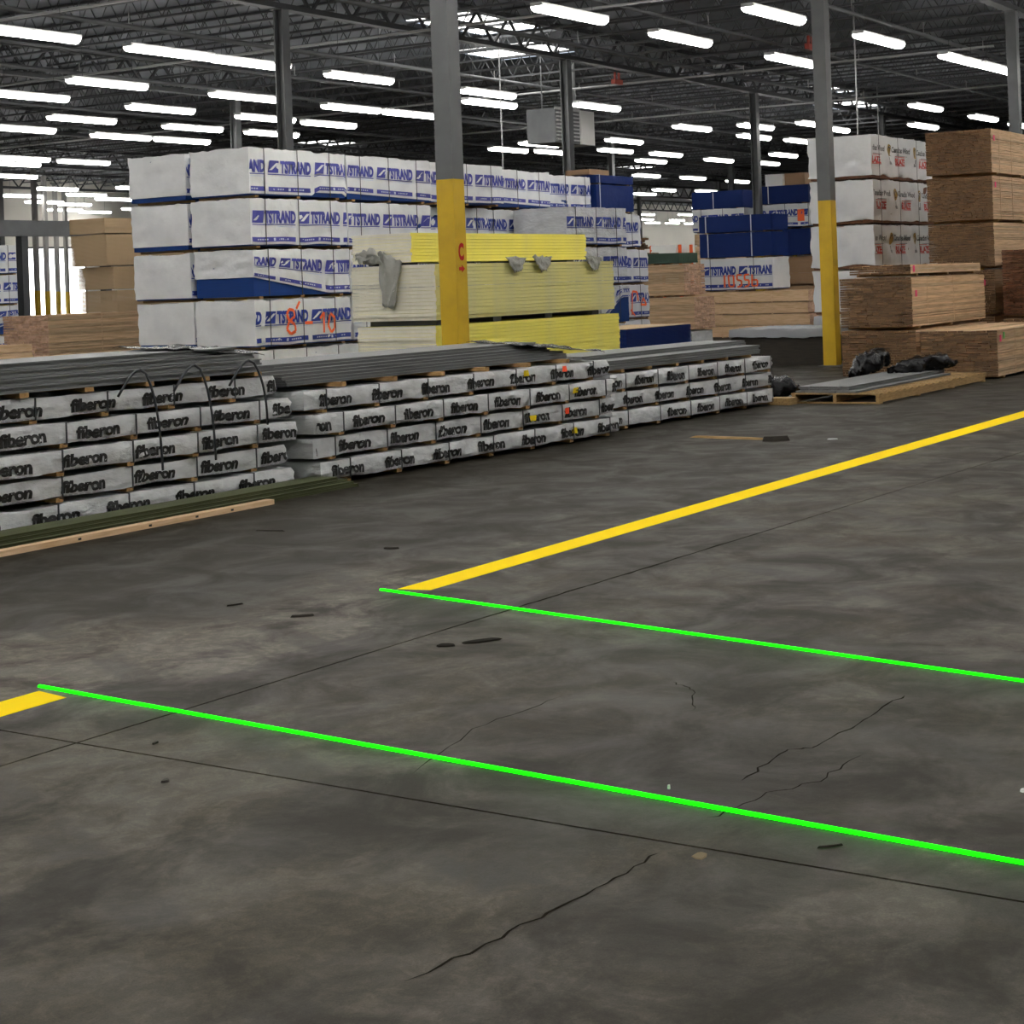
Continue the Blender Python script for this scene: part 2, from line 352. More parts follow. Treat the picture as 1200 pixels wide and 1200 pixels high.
def tstrand(x, y, z, label, L=2.44, W=1.2, h=.76, phase=0.0, lift=None, liftend=0.0, seed=1, straps=(.33, 1.15, 1.98), spray=None, rotz=0.0, ink='ink_blue', amp=.032, pr=True, wrapm='wrap_white', group='wrapped panel bundles', prend=False, bearers=True):
    """bundle of blue-edged panels under a printed white wrap; lift(x) = how far the wrap has ridden up at the bottom"""
    t = thing('wrapped_panel_bundle', label, 'panel bundle', (x, y, z), rotz, group)
    zb = .035
    boxpart('panel_core', 'panel_blue', t, .015, L - .015, .015, W - .015, zb, h - .02)
    if bearers:
        for bx in (.15, L / 2 - .05, L - .25):
            boxpart('bearer', 'wood_block', t, bx, bx + .09, .02, W - .02, 0, zb)
    hw = h - zb
    def lf(xx): return (lift(xx) if lift else .02 + .02 * noise.noise(Vector((xx * 2, seed, 0))))
    def zmap(xx, zz): l = lf(min(max(xx, 0), L)); return zb + l + (zz) / hw * (hw - l)
    def fn(p, n):
        d = wrinkle(p.x, p.y, p.z, seed, amp)
        q = p + n * d
        zz = zmap(p.x, p.z); sag = noise.noise(Vector((p.x * 1.4, p.y * 1.4, seed))) * .018 if p.z > hw * .8 else 0
        return Vector((q.x, q.y, min(zz + sag + (d if n.z > .5 else 0), h + .015)))
    wr_ = shell('wrap', t, wrapm, L, W, hw, fn)
    sd = sampler(lambda a, c: wrinkle(a, 0, c, seed, amp), L, hw, .09)
    def surf(xx, zz): zl = zz - zb; return Vector((xx, -sd(xx, zl) - .009, zmap(xx, zl)))
    if pr:
        u = unit_tstrand(h); k = phase - 1.15
        while k < L:
            u.place('print', [ink, 'wrap_white', 'ink_pale'], wr_, surf, .01, L - .01, k); k += 1.15
    for sx_ in straps: strap_ring(t, sx_, W, zb, h, out=.026)
    if spray:
        p = Print()
        for pts in spray: p.stroke(pts, .05, 0)
        o = p.place('spray_mark', ['spray_orange'], wr_, lambda a, b: surf(a, b) + Vector((0, -.006, 0)))
        if o: o['label'] = 'orange spray paint marks'
    return t

def unit_fiberon(h):
    p = Print()
    p.word('fiberon', 0, .32 * h, .44, .50 * h, 0, .05, .95, .04)
    for i in range(7): p.rect(.02 + i * .055, .06 + i * .055, .20 * h, .225 * h, 1, 1)
    return p
def fiberon(x, y, z, label, L, W=1.1, h=.17, phase=.1, seed=1, rotz=0.0, tags=(), group='wrapped deck board bundles', skip=(), bear=None, amp=.03, startgrey=0.0):
    t = thing('wrapped_deck_board_bundle', label, 'deck board bundle', (x, y, z), rotz, group)
    zb = .032
    boxpart('board_core', 'deck_dark', t, .02, L - .03, .02, W - .02, zb, h - .01)
    for bx in (bear or [.25 + i * .72 for i in range(int((L - .3) / .72) + 1)]):
        boxpart('bearer', 'wood_block', t, bx, bx + .07, -.005, W - .02, 0, zb)
        strap_ring(t, bx + .03, W, zb, h, wd=.014, out=.034)
    hw = h - zb
    def zlo(xx): return .004 + .016 * (.5 + noise.noise(Vector((xx * 1.7, seed * 2.3, 0)))) + .010 * noise.noise(Vector((xx * 6, seed, 3)))
    def zmap(xx, zz): l = zlo(xx); return zb - .012 + l + zz / hw * (hw - l + .012 + .012 * noise.noise(Vector((xx * 2.1, 5, seed))))
    def fn(p, n):
        d = wrinkle(p.x * 2.2, p.y * 2, p.z * 2.2, seed, amp) + (.012 if p.z < hw * .9 and p.z > .01 else 0)
        q = p + n * d; return Vector((q.x, q.y, zmap(p.x, p.z)))
    wr_ = shell('wrap', t, 'wrap_grey', L, W, hw, fn, .032)
    sd = sampler(lambda a, c: wrinkle(a * 2.2, 0, c * 2.2, seed, amp) + (.012 if .01 < c < hw * .9 else 0), L, hw, .032)
    def surf(xx, zz): zl = zz - zb; return Vector((xx, -sd(xx, zl) - .009, zmap(xx, zl)))
    u = unit_fiberon(h); k = phase - .72; i = 0
    while k < L:
        if i not in skip: u.place('print', ['ink_black', 'ink_grey'], wr_, surf, .01, L - .01, k)
        k += .72; i += 1
    for tx, tz, tm in tags:
        p = Print(); p.rect(tx, tx + .085, tz * h, tz * h + .06, 0, 2)
        o = p.place('paper_tag', [tm], wr_, lambda a, b: surf(a, b) + Vector((0, -.006, 0))); o['label'] = {'tag_yellow': 'yellow paper tag', 'tag_red': 'red paper tag'}[tm]
    return t
def lumber(x, y, z, label, L, W, h, bw=.14, bt=.038, side='wood_side', end='wood_end', rotz=0.0, seed=1, jit=.02, tags=(), straps=(), cat='lumber bundle', group='lumber bundles', strapm='wood_side', bear=.04, name='lumber_bundle', kind_stuff=True):
    rnd = random.Random(seed); t = thing(name, label, cat, (x, y, z), rotz, group)
    for bx in (.3, L / 2, L - .4):
        if bear: boxpart('bearer', 'wood_block', t, bx, bx + .09, .01, W - .01, 0, bear)
    ny = max(1, round(W / bw)); nz = max(1, round((h - bear) / bt)); dy = W / ny; dz = (h - bear) / nz; b = MB()
    for k in range(nz):
        cut = [0.0]
        while cut[-1] < W - bw * 1.3: cut.append(cut[-1] + bw * rnd.uniform(.6, 1.4))
        cut.append(W)
        for j in range(len(cut) - 1):
            e0 = rnd.uniform(0, jit); e1 = rnd.uniform(0, jit); f0 = rnd.uniform(0, .008) if j == 0 else 0
            b.box(e0, L - e1, cut[j] + .001 + f0, cut[j + 1] - rnd.uniform(.0015, .006), bear + k * dz + .0008, bear + (k + 1) * dz - (rnd.uniform(.0012, .005) if rnd.random() < .8 else bt * .3), 0, 1)
    o = obj('boards', b.mesh('boards', [side, end]), t); o['kind'] = 'stuff'
    for tx, tz, tm in tags:
        q = boxpart('paper_tag', tm, t, tx, tx + .07, -.008, -.002, tz, tz + .10); q['label'] = tm.split('_')[1] + ' paper tag'
    for s_ in straps: strap_ring(t, s_, W, bear, h, strapm, .02, .004)
    return t
def timber_pack(x, y, z, label, L, W, h, n=4, side='wood_pine', end='wood_end_light', rotz=0.0, seed=1, straps=(), group='lumber bundles', strapm='wood_pine'):
    """courses of thick timbers, each timber face its own part"""
    rnd = random.Random(seed); t = thing('timber_pack', label, 'lumber bundle', (x, y, z), rotz, group); dz = h / n
    for k in range(n):
        z0 = k * dz + .02
        for j in range(4):
            b = MB(); b.box(rnd.uniform(0, .06), L - rnd.uniform(0, .06), j * W / 4 + .002, (j + 1) * W / 4 - .002, z0, (k + 1) * dz - rnd.uniform(.0, .01), 0, 1)
            obj('timber', b.mesh('timber', [side, end]), t)
    for s_ in straps: strap_ring(t, s_, W, .01, h, strapm, .05, .006)
    return t
def sheet_stack(x, y, z, label, L, W, h, th, mats, cat, name, group, rotz=0.0, seed=1, jit=.012, piece='sheet', skew=0.0):
    rnd = random.Random(seed); t = thing(name, label, cat, (x, y, z), rotz, group); n = max(1, round(h / th)); dz = h / n
    b = MB(); b.box(0, L, 0, W, 0, dz - .003, 0, 1); me = b.mesh(piece, mats)
    for k in range(n):
        obj(piece, me, t, (rnd.uniform(-jit, jit), rnd.uniform(-jit, jit) + skew * k, k * dz))
    return t
def film_box(x, y, z, label, L, W, h, m, cat, name, group=None, straps=(), rotz=0.0, seed=1, amp=.012, strapm='strap_pale', corem='wood_side'):
    t = thing(name, label, cat, (x, y, z), rotz, group)
    for bx in (.15, L - .25): boxpart('bearer', 'wood_block', t, bx, bx + .09, .02, W - .02, 0, .035)
    shell('wrap', t, m, L, W, h - .03, lambda p, n: p + n * wrinkle(p.x, p.y, p.z, seed, amp), .12, (0, 0, .03))
    for s_ in straps: strap_ring(t, s_, W, .03, h, strapm, .03, amp + .004)
    return t

# ================================================================ THE SETTING
WX0, WX1, WY0, WY1, ZD = -30.0, 190.0, -25.0, 77.0, 8.75
floor = tag(obj('floor', None), 'grey concrete warehouse floor with joints', None, None, 'structure')
def jy(x): return 5.235 - .040 * x
def jx(y): return 4.63 + .034 * y
G = .006
xi = jx(4.9)
for pts in (
    [(WX0, WY0), (jx(WY0) - G, WY0), (jx(5.0) - G, jy(xi) - G), (WX0, jy(WX0) - G)],
    [(jx(WY0) + G, WY0), (WX1, WY0), (WX1, -2.0), (60, jy(60) - G), (jx(5.0) + G, jy(xi) - G)],
    [(WX0, jy(WX0) + G), (jx(5.0) - G, jy(xi) + G), (jx(WY1) - G, WY1), (WX0, WY1)],
    [(jx(5.0) + G, jy(xi) + G), (60, jy(60) + G), (WX1, -2.0 + .02), (WX1, WY1), (jx(WY1) + G, WY1)]):
    b = MB(); n = len(pts)
    b.quad([(p[0], p[1], 0) for p in pts])
    for i in range(n):
        p, q = pts[i], pts[(i + 1) % n]; b.quad([(p[0], p[1], 0), (p[0], p[1], -.12), (q[0], q[1], -.12), (q[0], q[1], 0)])
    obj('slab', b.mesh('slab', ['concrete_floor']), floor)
boxpart('subgrade', 'concrete_dark', floor, WX0, WX1, WY0, WY1, -.2, -.03)
def strip(pts, wd, z, seed):
    rnd = random.Random(seed); b = MB(); V = [Vector((p[0], p[1], 0)) for p in pts]; fine = []
    for p, q in zip(V, V[1:]):
        for i in range(7): fine.append(p.lerp(q, i / 7) + Vector((rnd.uniform(-.012, .012), rnd.uniform(-.012, .012), 0)))
    fine.append(V[-1]); ws = [wd * .32 * rnd.uniform(.3, 1.0) for _ in fine]; ws[0] = ws[-1] = .001
    for i in range(len(fine) - 1):
        d = (fine[i + 1] - fine[i]).normalized(); n = Vector((-d.y, d.x, 0))
        b.quad([fine[i] - n * ws[i] / 2 + Vector((0, 0, z)), fine[i + 1] - n * ws[i + 1] / 2 + Vector((0, 0, z)), fine[i + 1] + n * ws[i + 1] / 2 + Vector((0, 0, z)), fine[i] + n * ws[i] / 2 + Vector((0, 0, z))])
    obj('crack', b.mesh('crack', ['crack_dark']), floor)
strip([(3.49, 2.55), (3.88, 2.50), (4.27, 2.46), (4.61, 2.44)], .035, .0012, 1)
strip([(4.97, 2.45), (5.30, 2.39), (5.5, 2.30), (5.86, 2.28)], .022, .0012, 2)
strip([(5.4, 2.53), (5.8, 2.55), (5.9, 2.46), (6.38, 2.45), (6.75, 2.44)], .03, .0012, 3)
strip([(7.6, 4.93), (8.3, 4.9), (9.2, 4.86), (10.4, 4.82)], .05, .0012, 4)
strip([(5.0, 3.6), (5.6, 3.75), (6.2, 3.7)], .02, .0012, 5)
strip([(6.2, 3.1), (6.5, 3.25), (6.6, 3.4)], .02, .0012, 6)
# painted lines
def floor_line(name, poly, label, z=.0015):
    b = MB(); b.quad([(p[0], p[1], z) for p in poly]); b.quad([(p[0], p[1], z - .0012) for p in poly][::-1])
    n = len(poly)
    for i in range(n): p, q = poly[i], poly[(i + 1) % n]; b.quad([(p[0], p[1], z - .0012), (q[0], q[1], z - .0012), (q[0], q[1], z), (p[0], p[1], z)])
    return tag(obj(name, b.mesh(name, ['line_yellow'])), label, 'floor line', None, 'thing')
floor_line('floor_line', [(8.08, 5.66), (48, 5.50), (48, 5.86), (8.04, 5.86)], 'long yellow line painted along the aisle floor in front of the deck boards')
floor_line('floor_line', [(-6, 5.70), (5.33, 5.65), (5.37, 5.86), (-6, 5.90)], 'short end of yellow floor line at the left edge of the photo')
def laser(p, q, label):
    p = Vector((*p, 0)); q = Vector((*q, 0)); d = (q - p).normalized(); n = Vector((-d.y, d.x, 0)); b = MB(); r = .0105; k = 6
    prof = [(math.cos(math.pi * i / k) * r, math.sin(math.pi * i / k) * r * .9 + .0016) for i in range(k + 1)]
    for i in range(k):
        a, c = prof[i], prof[i + 1]; b.quad([p + n * a[0] + Vector((0, 0, a[1])), p + n * c[0] + Vector((0, 0, c[1])), q + n * c[0] + Vector((0, 0, c[1])), q + n * a[0] + Vector((0, 0, a[1]))])
    tag(obj('laser_line', b.mesh('laser_line', ['laser_green'])), label, 'laser line', None, 'thing')
laser((5.43, 5.92), (4.80, -.2), 'bright green laser line on the floor nearer the camera')
laser((7.98, 5.93), (6.72, 0.0), 'bright green laser line beginning at the end of the long yellow line')
# walls
def wall(name, x0, x1, y0, y1, label):
    return tag(boxpart(name, 'wall_paint', None, x0, x1, y0, y1, 0, ZD + .3), label, None, None, 'structure')
wall('wall_back', WX0, WX1, WY1, WY1 + .3, 'far pale warehouse wall')
wall('wall_right', WX1, WX1 + .3, WY0, WY1, 'distant end wall of the warehouse')
wall('wall_left', WX0 - .3, WX0, WY0, WY1, 'warehouse wall behind the camera')
wall('wall_front', WX0, WX1, WY0 - .3, WY0, 'warehouse wall along the open aisle')
# daylight dock doors in the back wall
for i, (x0, x1, z1) in enumerate(((70.4, 75.4, 4.7), (62.5, 66.5, 4.2))):
    d = tag(obj('door_%d' % (i + 1), None, None, (x0, WY1, 0)), 'bright open dock door in the far wall', None, None, 'structure')
    b = MB(); W_ = x1 - x0
    b.box(0, .12, -.06, 0, 0, z1 + .12); b.box(W_ - .12, W_, -.06, 0, 0, z1 + .12); b.box(.12, W_ - .12, -.06, 0, z1, z1 + .12)
    obj('door_frame', b.mesh('door_frame', ['steel_grey']), d)
    b = MB(); b.quad([(.12, -.02, 0), (W_ - .12, -.02, 0), (W_ - .12, -.02, z1), (.12, -.02, z1)])
    obj('opening', b.mesh('opening', ['daylight']), d)

# roof: deck with skylights, joists along Y, girders along X
SKY = [(38.0, 42.4, 24.6, 27.2), (44.0, 47.6, 26.6, 29.8), (62.6, 66.6, 24.9, 25.9), (68.6, 73.4, 26.2, 28.6), (65.5, 69.5, 51.0, 53.6), (20.0, 22.4, 44, 46), (84, 88, 61, 63.4), (97, 101, 51, 53.4)]
ceiling = tag(obj('ceiling', None), 'dark steel warehouse roof underside', None, None, 'structure')
xs = sorted({WX0, WX1} | {s[0] for s in SKY} | {s[1] for s in SKY}); ys = sorted({WY0, WY1} | {s[2] for s in SKY} | {s[3] for s in SKY})
b = MB()
for i in range(len(xs) - 1):
    for j in range(len(ys) - 1):
        cx_, cy_ = (xs[i] + xs[i + 1]) / 2, (ys[j] + ys[j + 1]) / 2
        if any(s[0] < cx_ < s[1] and s[2] < cy_ < s[3] for s in SKY): continue
        b.quad([(xs[i], ys[j], ZD), (xs[i], ys[j + 1], ZD), (xs[i + 1], ys[j + 1], ZD), (xs[i + 1], ys[j], ZD)])
        b.quad([(xs[i], ys[j], ZD + .1), (xs[i + 1], ys[j], ZD + .1), (xs[i + 1], ys[j + 1], ZD + .1), (xs[i], ys[j + 1], ZD + .1)])
obj('roof_deck', b.mesh('roof_deck', ['roof_deck']), ceiling)
for s in SKY:
    b = MB(); b.box(s[0], s[1], s[2], s[3], ZD + .12, ZD + .16)
    o = obj('skylight', b.mesh('skylight', ['daylight']), ceiling); o['label'] = 'bright skylight panel'
P = 12.2; CX0 = 17.85
b = MB(); LJ = P - .2; n = 18
b.box(-.05, .05, 0, LJ, .60, .66); b.box(-.05, .05, .3, LJ - .3, 0, .05)
for i in range(n):
    ya = LJ * i / n; yb = LJ * (i + .5) / n; yc = LJ * (i + 1) / n
    b.bar((0, ya, .6), (0, yb, .03), .016); b.bar((0, yb, .03), (0, yc, .6), .016)
jm = b.mesh('joist', ['joist_grey']); cand = []
for j in range(-3, 6):
    for i in range(-12, 70):
        X = CX0 + i * P / 6; Y = 12 + j * P - P + .1
        if not (WX0 < X < 110) or Y < WY0 or Y + LJ > WY1: continue
        D = X * math.cos(TH) + (Y + 6) * math.sin(TH); Lt = X * math.sin(TH) - (Y + 6) * math.cos(TH)
        inview = D > 12 and abs(Lt / D) < .45
        cand.append((0 if inview else 1, D, X, Y))
cand.sort()
for q in cand[:290]: obj('joist', jm, ceiling, (q[2], q[3], ZD - .67))
b = MB()
for q in cand[290:]:
    b.box(q[2] - .05, q[2] + .05, q[3], q[3] + LJ, ZD - .07, ZD - .01); b.box(q[2] - .05, q[2] + .05, q[3], q[3] + LJ, ZD - .67, ZD - .62)
for i in range(8):
    pass
o = obj('far_joists', b.mesh('far_joists', ['joist_grey']), ceiling); o['kind'] = 'stuff'
for j in range(-2, 6):
    Y = 12 + j * P; b = MB()
    b.box(WX0, WX1, Y - .13, Y + .13, ZD - .95, ZD - .83); b.box(WX0, WX1, Y - .13, Y + .13, ZD - .14, ZD - .02)
    X = WX0
    while X < 150 and j >= 0:
        b.bar((X, Y, ZD - .1), (X + .75, Y, ZD - .88), .06); b.bar((X + .75, Y, ZD - .88), (X + 1.5, Y, ZD - .1), .06); X += 1.5
    obj('girder', b.mesh('girder', ['girder_dark']), ceiling)
# bridging and sprinkler pipes along X below the joists
for q_, (Y, z, r, m) in enumerate(((14.9, 7.75, .06, 'pipe_grey'), (18.6, 7.82, .045, 'pipe_grey'), (22.3, 7.75, .06, 'pipe_grey'), (28.1, 7.8, .06, 'pipe_grey'), (31.6, 7.8, .05, 'pipe_grey'), (34.9, 7.8, .06, 'pipe_grey'), (41.5, 7.8, .06, 'pipe_grey'), (46.0, 7.8, .06, 'pipe_grey'))):
    t = thing('sprinkler_pipe', 'dark sprinkler pipe along the roof joists, %s from the camera' % ORD[q_], 'pipe', (0, Y, z), 0, 'sprinkler pipes under the roof')
    b = MB(); b.tube([(WX0 + 1, 0, 0), (120, 0, 0)], r, 8); obj('pipe_run', b.mesh('pipe_run', [m], True), t)
    b = MB(); b.tube([(0, 0, .02), (0, 0, ZD - .68 - z)], .012, 5); b.tube([(0, 0, -.09), (0, 0, 0)], .03, 6)
    hm = b.mesh('hanger', ['pipe_light'])
    for k in range(8): obj('hanger', hm, t, (24 + k * 5.1, 0, r))
for q_, (X, z) in enumerate(((26.0, 7.68), (33.8, 7.68), (47.5, 7.68), (58.0, 7.68))):
    t = thing('branch_pipe', 'pale branch pipe crossing under the roof, %s from the camera' % ORD[q_], 'pipe', (X, 14, z), 0, 'branch pipes under the roof')
    b = MB(); b.tube([(0, 0, 0), (0, 40, 0)], .035, 6); obj('pipe_run', b.mesh('pipe_run', ['pipe_light'], True), t)
for X, Y, nm in ((45.6, 24.6, 'dark red pipe valve beside the bright-edged column'), (42.6, 17.3, 'dark red pipe valve high under the roof by the yellow-based column')):
    t = thing('pipe_valve', nm, 'valve', (X, Y, 7.45))
    b = MB(); b.box(-.25, .25, -.06, .06, 0, .14); b.tube([(-.12, 0, .1), (-.12, 0, .35)], .04, 6); b.tube([(.12, 0, .1), (.12, 0, .35)], .04, 6); obj('valve_body', b.mesh('valve_body', ['pipe_red']), t)
    b = MB(); b.tube([(-.6, 0, .38), (.6, 0, .38)], .03, 6); b.tube([(.5, 0, .38), (.5, 0, ZD - 7.45)], .015, 5); obj('valve_pipe', b.mesh('valve_pipe', ['pipe_grey']), t)
# thin drop rods
for X, Y, z0, lab in ((41.2, 25.9, 3.6, 'thin pale drop rod hanging above the printed panel wall'), (41.8, 15.8, 4.0, 'thin pale drop rod hanging above the white wrapped bundles'), (63.0, 23.0, 4.5, 'thin pale drop rod beside the distant bright skylight')):
    t = thing('drop_rod', lab, 'rod', (X, Y, 0))
    b = MB(); b.tube([(0, 0, z0), (0, 0, ZD - .005)], .02, 6); obj('rod', b.mesh('rod', ['pipe_light']), t)
    boxpart('end_fitting', 'pipe_light', t, -.12, .12, -.03, .03, z0 - .04, z0 + .04)

# columns
def column(X, Y, label, letter=False, wide=.245, ytop=3.0, hsec=True, shaft='steel_grey'):
    t = tag(obj('steel_column', None, None, (X, Y, 0)), label, None, 'steel roof columns', 'structure'); w2 = wide / 2
    def sect(z0, z1):
        b = MB()
        if hsec:
            b.box(-w2, w2, -w2, -w2 + .03, z0, z1); b.box(-w2, w2, w2 - .03, w2, z0, z1); b.box(-.02, .02, -w2 + .03, w2 - .03, z0, z1)
        else: b.box(-w2, w2, -w2, w2, z0, z1)
        return b
    pb = obj('painted_base', sect(.02, ytop).mesh('painted_base', ['paint_yellow']), t); obj('shaft', sect(ytop, ZD - .95).mesh('shaft', [shaft]), t)
    boxpart('base_plate', 'steel_grey', t, -.2, .2, -.2, .2, 0, .02)
    boxpart('cap_plate', 'girder_dark', t, -.2, .2, -.2, .2, ZD - .96, ZD - .945)
    if letter:
        f = lambda a, c: Vector((a, -w2 - .004, c))
        p = Print(); p.word('C', -.062, 2.02, .12, .20, 0, .05); o = p.place('letter', ['letter_red'], pb, f); o['label'] = 'red letter C'
        p = Print(); p.rect(-.06, .0, 1.885, 1.925, 0, 1); p.b.quad([(.0, 0, 1.855), (.07, 0, 1.905), (.0, 0, 1.955)], 0); o = p.place('arrow', ['letter_red'], pb, f); o['label'] = 'red arrow'
column(17.86, 12, 'yellow and grey steel column marked with a red C', True, hsec=False)
column(30.06, 12, 'yellow and grey steel column beside the brown lumber', hsec=False)
column(42.26, 12, 'steel column at the right edge of the photo above the lumber', hsec=False)
for j in range(1, 6):
    for i in range(-1, 10):
        X = CX0 + i * P; Y = 12 + j * P
        D = X * math.cos(TH) + Y * math.sin(TH); Lt = X * math.sin(TH) - Y * math.cos(TH)
        if D < 10 or abs(Lt / D) > .33 or (j == 5 and i == 4): continue
        column(X - (.35 if i in (1, 2) and j == 1 else 0), Y, 'grey roof column standing behind the stacks of the warehouse')
for X, Y, k in ((55.0, 59.2, 'first'), (60.9, 64.85, 'second'), (66.15, 69.65, 'third'), (70.7, 73.7, 'fourth')):
    column(X, Y, k + ' pale post with low yellow base in front of the bright dock doors', wide=.19, ytop=2.15, hsec=False, shaft='post_pale')

# ================================================================ FRONT ROW: wrapped deck boards
AL = math.radians(-2.0)
ordn = ['bottom', 'second lowest', 'middle', 'second highest', 'topmost']
XA, YA = 6.75, 9.78
for k in range(5):
    dx = (.02, -.03, .06, .02, -.12)[k]
    fiberon(XA + dx, YA + (.0, .03, -.02, .02, .05)[k], .015 + k * .198, 'white wrapped deck boards, %s of the five-high stack by the olive boards' % ordn[k], 4.95, h=.185, phase=(.66, .30, .18, .40, .52)[k], seed=11 + k, rotz=AL, bear=[.2 + i * .70 + .12 * (k % 2) for i in range(7)])
ordn4 = ['bottom', 'second lowest', 'second highest', 'topmost']
for k in range(4):
    tags = {0: ((3.95, .45, 'tag_yellow'),), 1: ((3.28, .35, 'tag_yellow'), (3.9, .5, 'tag_red')), 2: ((4.05, .5, 'tag_yellow'),), 3: ((3.28, .62, 'tag_yellow'), (3.98, .62, 'tag_red'))}[k]
    fiberon(12.0 + (.0, -.06, -.10, -.16)[k], 9.52 + (.0, .03, -.02, .03)[k], .015 + k * .208, 'white wrapped deck boards with paper tags, %s of the four-high middle stack' % ordn4[k], 4.9, h=.195, phase=(.12, .30, .48, .16)[k], seed=21 + k, rotz=AL - .02, tags=tags, bear=[.22 + i * .72 + .10 * ((k + 1) % 2) for i in range(7)])
ordn3 = ['bottom', 'middle', 'topmost']
for k in range(3):
    fiberon(17.25 + (.0, .04, -.03)[k], 9.52 + (.0, .03, .0)[k], .015 + k * .212, 'white wrapped deck boards, %s of the three-high stack beside the pallet' % ordn3[k], 3.95, h=.20, phase=(.45, .2, .5)[k], seed=31 + k, rotz=AL - .02, skip=(1,) if k == 0 else ())
# loose deck boards on top
def deck_pile(x, y, z, L, rows, label, group, rotz, m='deck_grey', bw=.14, bt=.027, seed=5, step=0.0, name='deck_board'):
    rnd = random.Random(seed); b = MB(); g_ = bt * .30
    b.box(0, L, 0, bw - .004, 0, g_); b.box(0, L, bt * .35, bw - .004 - bt * .35, g_, bt - g_); b.box(0, L, 0, bw - .004, bt - g_, bt - bt * .09); me = b.mesh(name, [m])
    c, s = math.cos(rotz), math.sin(rotz)
    for k, (n, off, xo) in enumerate(rows):
        for j in range(n):
            lx, ly = xo + rnd.uniform(-.03, .03), off + j * bw + rnd.uniform(-.0012, .0012)
            tag(obj(name, me, None, (x + lx * c - ly * s, y + lx * s + ly * c, z + k * bt), (0, 0, rotz)), '%s, %s layer up, %s from the front' % (label, ORD[k], ORD[j]), 'deck board', group)
pa = [(8, .00, .10), (7, .07, .04), (7, .14, -.03), (6, .21, -.12)]
z0 = .015 + 5 * .198 + .035
for k in range(8):
    boxpart('spacer_block', 'wood_block', None, XA + .2 + k * .62, XA + .29 + k * .62, YA - .01 - k * .62 * .035, YA + .9, z0 - .035, z0)
for q_, o in enumerate([o for o in bpy.data.objects if o.name.startswith('spacer_block')]): tag(o, 'small wood block under grey boards on the five-high stack, %s from the left' % ORD[q_], 'wood block', 'blocks under grey boards, five-high stack')
deck_pile(XA - .1, YA, z0, 4.8, pa, 'grey deck board on the five-high stack', 'grey boards on the five-high stack', AL, bt=.054)
z1 = .015 + 4 * .208 + .04
for k in range(6):
    o = boxpart('spacer_block', 'wood_block', None, 12.35 + k * .72, 12.42 + k * .72, 9.53 - (k * .72) * .055, 10.4, z1 - .04, z1)
    tag(o, 'small wood block under grey boards on the four-high stack, %s from the left' % ORD[k], 'wood block', 'blocks under grey boards, four-high stack')
deck_pile(11.75, 9.62, z1, 4.45, [(7, .05, 0), (7, .05, 0), (7, .07, .0), (7, .10, -.25), (7, .13, -.25), (6, .20, -.3), (6, .23, -.3)], 'grey deck board on the four-high stack', 'grey boards on the four-high stack', AL - .01, seed=6)
z2 = .015 + 3 * .212 + .035
for k in range(6):
    o = boxpart('spacer_block', 'wood_block', None, 17.5 + k * .62, 17.57 + k * .62, 9.52 - (k * .62) * .055, 10.4, z2 - .035, z2)
    tag(o, 'small wood block under grey boards on the three-high stack, %s from the left' % ORD[k], 'wood block', 'blocks under grey boards, three-high stack')
deck_pile(17.0, 9.56, z2, 3.95, [(8, .0, 0), (8, .0, 0), (8, .02, -.0), (7, .02, .02), (5, .34, .25), (5, .35, .25)], 'grey deck board on the three-high stack', 'grey boards on the three-high stack', AL - .02, seed=7)
# olive boards and the pine stick on the floor in front
deck_pile(6.7, 9.40, .0, 5.35, [(2, -.06, .12), (2, -.06, .06), (2, -.02, .0), (2, -.01, -.1)], 'olive green deck board on the floor', 'olive boards on the floor', math.radians(-1.2), 'deck_olive', .135, .026, 8)
t = thing('pine_stick', 'long pale pine stick on the floor in front of olive boards', 'lumber', (6.2, 9.17, 0), math.radians(-.3))
boxpart('stick', 'wood_pine', t, 0, 4.72, 0, .085, 0, .04)
for kx in (1.7, 2.6, 3.3, 3.8, 4.2): boxpart('knot', 'bark', t, kx, kx + .03, -.001, .0, .012, .028)
# dark sheet film lying on the piles
def film(name, label, pts, m, seed, amp=.04, cat='plastic film', n=14, th=.004):
    """crumpled film over a quad p0..p3 (world), real thin double skin"""
    p = [Vector(q) for q in pts]; V = []; F_ = []
    for i in range(n + 1):
        for j in range(n + 1):
            a, c = i / n, j / n; q = p[0].lerp(p[1], a).lerp(p[3].lerp(p[2], a), c)
            V.append(q + Vector((noise.noise(Vector((a * 3, c * 3, seed))) * amp * .5, noise.noise(Vector((a * 4, c * 3, seed + 5))) * amp * .5, abs(noise.noise(Vector((a * 5, c * 4, seed + 9)))) * amp * 1.3)))
    for i in range(n):
        for j in range(n): F_.append((i * (n + 1) + j, (i + 1) * (n + 1) + j, (i + 1) * (n + 1) + j + 1, i * (n + 1) + j + 1))
    me = bpy.data.meshes.new(name); me.from_pydata(V, [], F_); me.materials.append(MATS[m]); me.polygons.foreach_set('use_smooth', [True] * len(F_)); me.update()
    o = obj(name, me); md = o.modifiers.new('thick', 'SOLIDIFY'); md.thickness = th; return tag(o, label, cat)
zt = z0 + 8 * .027 + .006
film('plastic_film', 'shiny dark film folded over the end of the five-high stack boards', [(10.6, 9.86, zt), (11.55, 9.72, zt - .09), (11.6, 10.4, zt - .02), (10.75, 10.7, zt + .02)], 'black_film', 3, .04)
zt = z1 + 7 * .027 + .01
film('plastic_film', 'shiny dark film lying over the end of the four-high stack boards', [(15.35, 9.50, zt - .03), (16.85, 9.36, zt - .17), (16.95, 10.2, zt - .10), (15.6, 10.35, zt + .01)], 'black_film', 8, .05)
